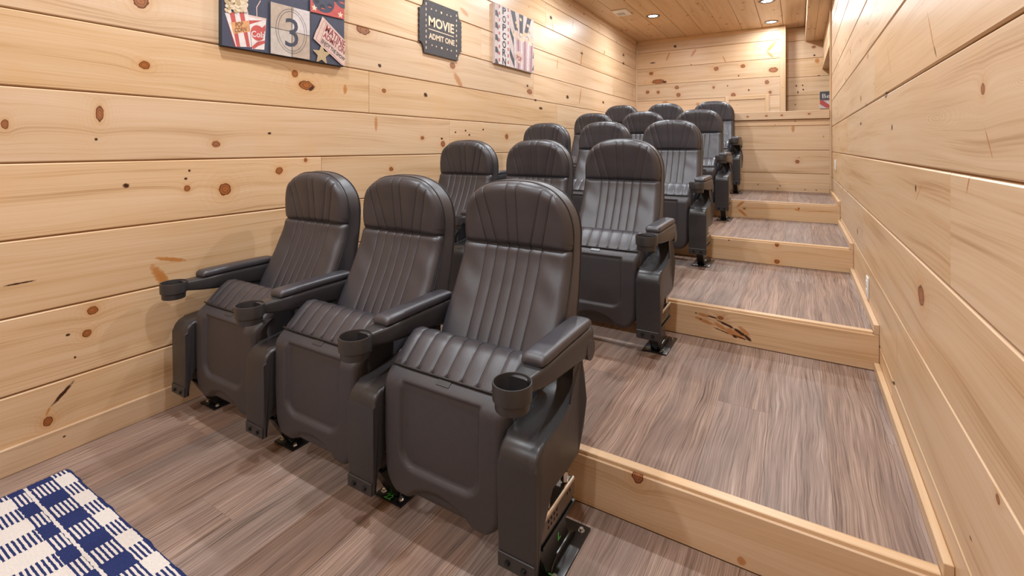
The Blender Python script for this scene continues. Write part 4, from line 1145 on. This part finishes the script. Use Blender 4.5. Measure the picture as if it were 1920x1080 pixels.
def surf_lower():
    vs, fs = [], []; rows = 46
    zl = [0.36+(ZS-0.36)*(1-(1-j/rows)**1.25) for j in range(rows+1)]
    for z in zl:
        wz = wside(z); k = (z-0.36)/(ZS-0.36)
        sm = [-wz]+[a+(b-a)*k for a, b in zip(SEAM_L, SEAM_B)]+[wz]
        for s, f in FR:
            x = sm[s]+(sm[s+1]-sm[s])*f
            e = wz-abs(x)
            seam = 0.012*math.exp(-((ZS-z)/0.007)**2)
            y = yfront(z)-bolster(x)+edge_drop(e)-puff(s, f)+seam
            if s in (0, 6): y -= 0.003*math.sin(z*47+x*30)*math.exp(-((abs(x)-0.17)/0.05)**2)*math.exp(-((z-0.72)/0.12)**2)
            vs.append((x, y, z))
    n = len(FR)
    for j in range(rows):
        for i in range(n-1):
            a = j*n+i; fs.append((a, a+1, a+n+1, a+n))
    return vs, fs
def surf_upper():
    vs, fs = [], []; rows = 30; th0 = math.radians(14)
    def th_of(x):
        q = (abs(x)/W0)**(EXP/2); t = math.acos(min(1, q)); return t if x > 0 else PI-t
    ths = [PI-th0]+[th_of(x) for x in SEAM_T]+[th0]
    wb = wside(ZS); bx = [-wb]+SEAM_B+[wb]
    for j in range(rows+1):
        q = j/rows; q = 1-(1-q)**1.6
        for s, f in FR:
            B = (bx[s]+(bx[s+1]-bx[s])*f, ZS)
            T = dome(ths[s]+(ths[s+1]-ths[s])*f)
            x = B[0]+(T[0]-B[0])*q; z = B[1]+(T[1]-B[1])*q
            if s in (0, 6):
                ze = ZS+(dome(th0)[1]-ZS)*q; xe = wb+(dome(th0)[0]-wb)*q
                x += (xdome(ze)-xe)*(-(1-f) if s == 0 else f)
            e = min(xdome(z)-abs(x), (ztop(x)-z)*0.9) if q < 1 else 0.0
            seam = 0.012*math.exp(-((z-ZS)/0.007)**2)
            belly = 0.010*math.sin(PI*min(1, (z-ZS)/0.25))**0.7
            pf = puff(s, f)*(1.15 if s in (0, 6, 2, 4) else 0.9)
            y = yfront(z)-bolster(x)*0.6+edge_drop(e)-belly*(1-(abs(x)/0.26)**2)-pf*min(1, e/0.012)+seam
            vs.append((x, y, z))
    n = len(FR)
    for j in range(rows):
        for i in range(n-1):
            a = j*n+i; fs.append((a, a+1, a+n+1, a+n))
    return vs, fs
def outline():
    pts = []
    for k in range(22): z = 0.36+(Z0-0.36)*k/21; pts.append((-wside(z), z))
    for k in range(1, 40): pts.append(dome(PI-PI*k/40))
    for k in range(22): z = Z0-(Z0-0.36)*k/21; pts.append((wside(z), z))
    return pts
OUT = outline()
def shell():
    vs, fs = [], []; n = len(OUT); rings = []
    for (ins, fr) in ((0.0, 'f'), (-0.002, 0.25), (-0.003, 0.6), (-0.002, 0.85), (0.004, 0.95), (0.018, 1.0)):
        ring = []
        for (x, z) in OUT:
            yf = yfront(min(z, 1.077))+RO-bolster(x)*0.6; yb = yback(min(z, 1.077))
            y = yf-0.002 if fr == 'f' else yf+(yb-yf)*fr
            cx, cz = 0.0, 0.80
            dx, dz = x-cx, max(0, z-cz); L = math.hypot(dx, dz) or 1
            ring.append(len(vs)); vs.append((x-dx/L*ins, y, z-dz/L*ins))
        rings.append(ring)
    for a, b in zip(rings, rings[1:]):
        for i in range(n-1): fs.append((a[i], a[i+1], b[i+1], b[i]))
    last = rings[-1]
    for i in range(n//2):
        j = n-1-i
        if i+1 < j-1 or i+1 == j-1:
            if i+1 == j-1: fs.append((last[i], last[i+1], last[j]))
            else: fs.append((last[i], last[i+1], last[j-1], last[j]))
    # bottom closing strip
    for a, b in zip(rings, rings[1:]): fs.append((a[0], b[0], b[n-1], a[n-1]))
    return vs, fs

def pan_surface():
    ZB, ZT, HW, RC, YF0 = 0.118, 0.506, 0.226, 0.085, -0.212
    NX, NZ = 90, 90
    def wz(z):
        w = HW
        if z < ZB+RC: w = HW-RC+math.sqrt(max(0, RC*RC-(RC-(z-ZB))**2))
        return w-0.010*max(0, (0.30-z)/0.2)
    def sm(a, b, x):
        t = min(1, max(0, (x-a)/(b-a))); return t*t*(3-2*t)
    vs, fs = [], []
    zl = [ZB+(ZT-ZB)*(0.5-0.5*math.cos(PI*j/NZ)) for j in range(NZ+1)]
    for z in zl:
        w = wz(z)
        for i in range(NX+1):
            c = -math.cos(PI*i/NX)*0.35+(2*i/NX-1)*0.65; x = c*w
            e = min(w-abs(x), (z-ZB)*0.9+0.0)
            r = 0.028; ed = 0 if e > r else (r-math.sqrt(max(0, r*r-(r-e)**2)))
            # U-shaped sunk panel
            dxs = 0.143-abs(x); dzs = z-0.225
            if dxs < 0.05 and dzs < 0.05: dd = 0.05-math.hypot(0.05-dxs, 0.05-dzs)
            else: dd = min(dxs, dzs)
            rec = 0.014*sm(-0.008, 0.008, min(dd, 0.472-z))
            arch = 0.020*sm(1.08, 0.86, math.hypot(x/0.125, (z-0.10)/0.082))
            belly = -0.010*math.cos(PI*x/(2*0.24))*math.sin(PI*min(1, max(0, (z-0.10)/0.42)))
            roll = 0.050*max(0, (z-0.452)/0.054)**2.2
            vs.append((x, YF0+0.012+ed+rec+arch+belly+roll, z))
    n = NX+1
    for j in range(NZ):
        for i in range(NX):
            a = j*n+i; fs.append((a, a+1, a+n+1, a+n))
    # sides and back
    per = [j*n for j in range(NZ, -1, -1)]+[i for i in range(1, n)]+[j*n+NX for j in range(1, NZ+1)]+[NZ*n+i for i in range(NX-1, 0, -1)]
    b = len(vs)
    for k in per: x, y, z = vs[k]; vs.append((x*0.97, -0.085, min(z, 0.495)))
    m = len(per)
    for i in range(m): fs.append((per[i], per[(i+1) % m], b+(i+1) % m, b+i))
    fs.append(tuple(b+i for i in range(m-1, -1, -1)))
    return vs, fs

def cushion():
    prof = [(-0.158, 0.498), (-0.160, 0.506), (-0.150, 0.519), (-0.125, 0.541), (-0.095, 0.567), (-0.066, 0.584), (-0.040, 0.582), (-0.020, 0.566), (-0.010, 0.535), (-0.012, 0.44), (-0.022, 0.32), (-0.035, 0.22), (-0.06, 0.165), (-0.09, 0.160)]
    HWC = 0.224; segs = 8; ns = 6
    vs, fs = [], []; cols = []
    for s in range(segs):
        for k in range(ns): cols.append((s, (1-math.cos(PI*k/ns))/2))
    cols.append((segs-1, 1.0))
    cy, cz = -0.085, 0.48
    for s, f in cols:
        x = -HWC+2*HWC*(s+f)/segs
        e = HWC-abs(x); ed = 0 if e > 0.03 else 0.03-math.sqrt(max(0, 0.0009-(0.03-e)**2))
        pf = 0.0030*max(0, math.sin(PI*f))**0.38
        for i, (y, z) in enumerate(prof):
            a = prof[max(i-1, 0)]; b = prof[min(i+1, len(prof)-1)]
            ty, tz = b[0]-a[0], b[1]-a[1]; L = math.hypot(ty, tz); ny, nz = -tz/L, ty/L
            k = (pf-ed*0.8)*(1 if 0 < i < 10 else 0.1)
            vs.append((x, y+ny*k, z+nz*k))
    n = len(prof); m = len(cols)
    for j in range(m-1):
        for i in range(n-1):
            a = j*n+i; fs.append((a, a+n, a+n+1, a+1))
        fs.append((j*n+n-1, (j+1)*n+n-1, (j+1)*n, j*n))
    fs.append(tuple(range(n))); fs.append(tuple((m-1)*n+i for i in range(n-1, -1, -1)))
    return vs, fs

def add(parent, name, vf, mat): return mesh_obj(name, vf[0], vf[1], mat, parent, True)

def make_pad():
    """padded armrest: rounded cross-section swept along y"""
    bm = bmesh.new(); rings = []; N = 20
    ys = [(-0.152, 0.35, -0.006), (-0.149, 0.72, -0.003), (-0.140, 0.92, 0.0), (-0.12, 1.0, 0.0), (-0.05, 1.0, 0.001), (0.05, 1.0, 0.002), (0.13, 0.98, 0.002), (0.180, 0.92, 0.002), (0.195, 0.80, 0.001), (0.199, 0.5, 0.0)]
    for y, k, dz in ys:
        ring = []
        for i in range(N):
            a = 2*PI*i/N; ca, sa = math.cos(a), math.sin(a)
            x = math.copysign(abs(ca)**0.55, ca)*0.038*(0.6+0.4*k); z = math.copysign(abs(sa)**0.7, sa)
            zz = 0.618+dz+(0.020*k*z if z > 0 else 0.013*z*k)
            ring.append(bm.verts.new((x, y, zz)))
        rings.append(ring)
    for a, b in zip(rings, rings[1:]):
        for i in range(N): bm.faces.new((a[i], a[(i+1) % N], b[(i+1) % N], b[i]))
    bm.faces.new(rings[0]); bm.faces.new(list(reversed(rings[-1])))
    return bm
def arm_body():
    """tapered arm between cup and hinge"""
    bm = bmesh.new(); rings = []
    secs = [(-0.222, 0.026, 0.566, 0.604), (-0.195, 0.030, 0.560, 0.605), (-0.155, 0.037, 0.553, 0.607), (-0.10, 0.041, 0.546, 0.609), (0.0, 0.042, 0.537, 0.611), (0.10, 0.042, 0.527, 0.611), (0.17, 0.042, 0.518, 0.611), (0.20, 0.040, 0.520, 0.608), (0.212, 0.034, 0.530, 0.600)]
    N = 16
    for y, hx, zb, zt in secs:
        ring = []
        for i in range(N):
            a = 2*PI*(i+0.5)/N; ca, sa = math.cos(a), math.sin(a)
            x = math.copysign(abs(ca)**0.32, ca)*hx; z = (zb+zt)/2+math.copysign(abs(sa)**0.32, sa)*(zt-zb)/2
            ring.append(bm.verts.new((x, y, z)))
        rings.append(ring)
    for a, b in zip(rings, rings[1:]):
        for i in range(N): bm.faces.new((a[i], a[(i+1) % N], b[(i+1) % N], b[i]))
    bm.faces.new(rings[0]); bm.faces.new(list(reversed(rings[-1])))
    return bm

def arc(cx, cz, r, a0, a1, n=6): return [(cx+r*math.cos(math.radians(a0+(a1-a0)*k/n)), cz+r*math.sin(math.radians(a0+(a1-a0)*k/n))) for k in range(n+1)]
def hexbolt(c, r, h, axis):
    bm = bmesh.new(); c = Vector(c); ax = Vector(axis)
    cyl_bm(c, c+ax*h*0.2, r*1.5, 14, bm); cyl_bm(c+ax*h*0.2, c+ax*h, r, 6, bm)
    return bm

STD = {}
def hollow_beam():
    """hollow steel channel, both side plates drilled with real holes"""
    y0, y1, z0, z1, X = -0.205, 0.018, 0.176, 0.222, 0.050
    bm = box_bm(-X, X, y0, y1, z1-0.003, z1)
    box_bm(-X, X, y0, y1, z0, z0+0.003, bm=bm)
    box_bm(-X, X, y0, y0+0.003, z0+0.003, z1-0.003, bm=bm); box_bm(-X, X, y1-0.003, y1, z0+0.003, z1-0.003, bm=bm)
    ys = [y0+0.003]+[-0.1585+0.017*k for k in range(5)]+[-0.0385+0.017*k for k in range(3)]+[y1-0.003]
    zs = [z0+0.003, 0.1815, 0.1975, 0.2135, z1-0.003]
    drilled = {(k, r) for k in (1, 2, 3, 4) for r in (1, 2)} | {(6, 2), (7, 2)}
    for s in (-1, 1):
        xo, xi = s*X, s*(X-0.003)
        for k in range(len(ys)-1):
            for r in range(4):
                a, b, c, d = ys[k], ys[k+1], zs[r], zs[r+1]
                if (k, r) not in drilled:
                    for x in (xo, xi): bm.faces.new([bm.verts.new((x, y, z)) for y, z in ((a, c), (b, c), (b, d), (a, d))])
                    continue
                my, mz = (a+b)/2, (c+d)/2
                sq = [(b, mz), (b, d), (my, d), (a, d), (a, mz), (a, c), (my, c), (b, c)]
                ho = [(my+0.0048*math.cos(PI*q/4), mz+0.0048*math.sin(PI*q/4)) for q in range(8)]
                rings = {}
                for x in (xo, xi):
                    S = [bm.verts.new((x,)+p) for p in sq]; H = [bm.verts.new((x,)+p) for p in ho]; rings[x] = H
                    for q in range(8): bm.faces.new((S[q], S[(q+1) % 8], H[(q+1) % 8], H[q]))
                for q in range(8): bm.faces.new((rings[xo][q], rings[xo][(q+1) % 8], rings[xi][(q+1) % 8], rings[xi][q]))
    bmesh.ops.remove_doubles(bm, verts=bm.verts, dist=0.00001)
    return bm
def make_standard(parent, x, hinge):
    """arm, cup holder, post, foot of one standard, as children of the seat empty, centred at local x"""
    def put(key, name, fn, mat, par, smooth=True, ang=35):
        if key not in STD:
            o = bm_obj(name, fn(), mat, None, smooth, ang); STD[key] = o.data
        else:
            o = link(D.objects.new(name, STD[key]))
        o.parent = par
        if par is parent: o.location = (x, 0, 0)
        return o
    arm = put('arm', 'armrest', arm_body, M['plastic_smooth'], parent, True, 60)
    put('pad', 'arm_pad', make_pad, M['leather_dark'], arm, True, 70)
    cup_prof = [(0.0, 0.540), (0.043, 0.540), (0.0445, 0.544), (0.0445, 0.562), (0.0505, 0.566), (0.0515, 0.606), (0.0505, 0.609), (0.0475, 0.609), (0.0465, 0.605), (0.0440, 0.560), (0.0410, 0.549), (0.0, 0.548)]
    put('cup', 'cup_holder', lambda: lathe_bm(cup_prof, 40, None, (0.0, -0.254)), M['cup'], arm, True, 40)
    put('hinge', 'hinge_cap', lambda: cyl_bm((-0.0432, 0.172, 0.542), (0.0432, 0.172, 0.542), 0.033, 28), M['plastic_smooth'], arm, True, 40)
    cov = [(-0.235, 0.108), (-0.235, 0.375)]+arc(-0.180, 0.378, 0.055, 176, 95, 8)+[(-0.12, 0.438), (-0.07, 0.445), (-0.02, 0.457), (0.020, 0.474), (0.045, 0.497), (0.058, 0.522), (0.064, 0.548), (0.128, 0.548), (0.118, 0.490), (0.096, 0.420), (0.072, 0.350), (0.040, 0.282), (-0.040, 0.286), (-0.146, 0.302), (-0.214, 0.212), (-0.216, 0.108)]
    def cover():
        bm = prism_bm(cov, -0.058, 0.058, 0.011, 3)
        for v in bm.verts:
            k = min(1, max(0, (v.co.z-0.435)/0.09)); k = k*k*(3-2*k)
            v.co.x *= 1-0.42*k
        return bm
    st = put('cover', 'standard', cover, M['plastic_smooth'], parent, True, 32)
    cl = put('clip', 'clip_plate', lambda: box_bm(-0.054, 0.054, -0.2385, -0.2345, 0.110, 0.150, 0.0015, 1), M['plastic_smooth'], st)
    for s in (-1, 1):
        put('cb%d' % s, 'bolt', lambda: hexbolt((s*0.024, -0.2386, 0.128), 0.006, 0.007, (0, -1, 0)), M['black'], cl)
    # steel inside
    be = put('beam', 'steel_beam', hollow_beam, M['brownsteel'], st, False)
    for s in (-1, 1):
        put('rod%d' % s, 'edge_rod', lambda: cyl_bm((s*0.046, -0.203, 0.222), (s*0.046, 0.017, 0.222), 0.0065, 10), M['zinc'], be)
    def rail():
        bm = box_bm(-0.052, 0.052, -0.185, 0.022, 0.150, 0.158, 0.001, 1); box_bm(-0.047, 0.047, -0.183, 0.018, 0.162, 0.175, 0.001, 1, bm)
        return bm
    put('rail', 'rail', rail, M['black'], be)
    for k, yy in enumerate((-0.132, -0.016)):
        def nut():
            bm = cyl_bm((0.034, yy, 0.222), (0.034, yy, 0.232), 0.006, 10); cyl_bm((0.034, yy, 0.230), (0.034, yy, 0.254), 0.0115, 6, bm); cyl_bm((0.034, yy, 0.254), (0.034, yy, 0.258), 0.009, 10, bm)
            return bm
        put('nut%d' % k, 'hex_nut', nut, M['zinc'], be)
    def post():
        bm = prism_bm([(-0.185, 0.160), (0.005, 0.160), (0.020, 0.070), (0.055, 0.010), (-0.095, 0.010), (-0.130, 0.070)], -0.022, 0.022, 0.003, 1)
        return bm
    put('post', 'post', post, M['black'], st, True, 30)
    def foot():
        bm = box_bm(-0.061, 0.061, -0.118, 0.124, 0.0005, 0.007, 0.0025, 2)
        b2 = prism_bm([(-0.085, 0.006), (-0.07, 0.024), (-0.04, 0.034), (0.04, 0.034), (0.07, 0.024), (0.09, 0.006)], -0.028, 0.028, 0.006, 2)
        me = D.meshes.new('tmp'); b2.to_mesh(me); b2.free(); bm.from_mesh(me); D.meshes.remove(me)
        return bm
    ft = put('foot', 'foot_plate', foot, M['black'], parent, True, 40)
    for a in (-1, 1):
        for b in (-1, 1):
            put('fb%d%d' % (a, b), 'bolt', lambda: hexbolt((a*0.040, 0.002+b*0.095, 0.007), 0.0065, 0.009, (0, 0, 1)), M['zinc'], ft)
    return arm
def sticker(parent, s, origin, ex, ey):
    vs, fs = text_outline(s)
    o, ex, ey = Vector(origin), Vector(ex), Vector(ey)
    mesh_obj('sticker_number', [tuple(o+ex*a+ey*b) for a, b in vs], fs, M['green'], parent)

def make_seat(left_standard):
    e = empty('theater_seat')
    back = add(e, 'backrest', surf_lower(), M['leather'])
    add(back, 'headrest', surf_upper(), M['leather'])
    add(back, 'back_shell', shell(), M['leather_dark'])
    n = len(FR)
    def seams(vf, name, par, cols, stride, off, r, j0=0, j1=None):
        vs = vf[0]; rows = len(vs)//stride
        for c in cols:
            p = [vs[j*stride+c] for j in range(j0, j1 or rows)]
            bm_obj(name, tube_bm([(x, y-off, z) for x, y, z in p], r, 5), M['thread'], par, True)
    lo, up = surf_lower(), surf_upper()
    cols = [NS*k for k in range(1, 7)]
    seams(lo, 'seam', back, cols, n, 0.0004, 0.0013, 8, None)
    seams(up, 'seam', back, cols, n, 0.0004, 0.0013, 0, 27)
    bm_obj('cross_seam', tube_bm([(up[0][i][0], up[0][i][1]-0.0005, ZS) for i in range(2, n-2)], 0.0022, 6), M['thread'], back, True)
    pts = [(x, yfront(min(z, 1.077))+RO*0.86-bolster(x)*0.6, z) for x, z in OUT]
    bm_obj('piping', tube_bm([(p[0]*1.002, p[1], p[2]+0.0005) for p in pts], 0.0026, 6), M['thread'], back, True)
    bm_obj('rear_piping', tube_bm([(x*1.012, yfront(min(z, 1.077))+RO+0.80*(yback(min(z, 1.077))-yfront(min(z, 1.077))-RO), z+0.003*max(0, (z-0.9)/0.18)) for x, z in OUT], 0.0022, 6), M['thread'], back, True)
    pan = add(e, 'seat_pan', pan_surface(), M['plastic'])
    pan.data.set_sharp_from_angle(angle=math.radians(50))
    add(pan, 'seat_cushion', cushion(), M['leather']).data.set_sharp_from_angle(angle=math.radians(60))
    cu = cushion()[0]; np_ = 14
    for k in range(1, 8):
        p = cu[k*6*np_+1:k*6*np_+8]
        bm_obj('seam', tube_bm([(x, y-0.0002, z+0.0003) for x, y, z in p], 0.0011, 5), M['thread'], pan, True)
    bm_obj('lip_piping', tube_bm([(-0.222+0.444*k/24, -0.163+0.004*abs(k/12-1)**6, 0.506) for k in range(25)], 0.0036, 6), M['thread'], pan, True)
    tg = bm_obj('row_tag', box_bm(-0.024, 0.024, -0.009, 0.009, -0.002, 0.0012, 0.0005, 1), M['plastic_smooth'], pan)
    tg.location = (0.0, -0.1725, 0.4955); tg.rotation_euler = (math.radians(33), 0, 0)
    # pivot shaft and under-seat bracket carrying pan and back
    bm_obj('pivot_bar', cyl_bm((-0.2275, 0.02, 0.385), (0.2275, 0.02, 0.385), 0.012, 12), M['black'], e, True, 40)
    for s in (-1, 1):
        bm_obj('back_wing', prism_bm([(-0.02, 0.34), (0.03, 0.33), (0.20, 0.37), (0.23, 0.46), (0.10, 0.46), (0.03, 0.41)], s*0.219-0.005, s*0.219+0.005, 0.002, 1), M['black'], e)
    make_standard(e, PITCH/2, True)
    if left_standard: make_standard(e, -PITCH/2, True)
    return e
def copy_tree(o, parent=None):
    c = o.copy(); COL.objects.link(c); c.parent = parent
    for ch in list(o.children): copy_tree(ch, c)
    return c
ROWY = [1.29, 2.53, 3.745, 4.955, 5.98]
ROWX = [0.0, 0.0, 0.015, 0.016, 0.012]
ROWZ = [0.0]+[z+0.008 for z in RZ]
ROWN = ['front row on the main floor', 'second row, on the lowest step', 'third row, on the second step', 'fourth row, on the third step', 'last row, before the half wall']
POSN = ['by the left wall', 'in the middle', 'beside the aisle']
proto_a = make_seat(True); proto_b = make_seat(False)
used = [False, False]
SEATS = {}
for r in range(5):
    for k in range(3):
        pr = proto_a if k == 0 else proto_b; idx = 0 if k == 0 else 1
        if not used[idx]: s = pr; used[idx] = True
        else: s = copy_tree(pr)
        s.location = ((SX[k]+SX[k+1])/2+ROWX[r], ROWY[r], ROWZ[r])
        tag(s, 'dark leather theater seat %s, %s' % (POSN[k], ROWN[r]), 'theater seat', 'theater seats in five rows of three')
        SEATS[r, k] = s
# green row stickers on the front feet
f = [c for c in SEATS[0, 2].children if c.name.startswith('foot_plate')][0]
sticker(f, 'L', (0.0226, -0.035, 0.062), (0, 0.018, 0), (0, 0, 0.022))
sticker(f, '21', (0.034, -0.112, 0.0078), (0, 0.026, 0), (-0.018, 0, 0))
f = [c for c in SEATS[0, 1].children if c.name.startswith('foot_plate')][0]
sticker(f, '22', (-0.020, -0.114, 0.0078), (0.030, 0, 0), (0, 0.022, 0))
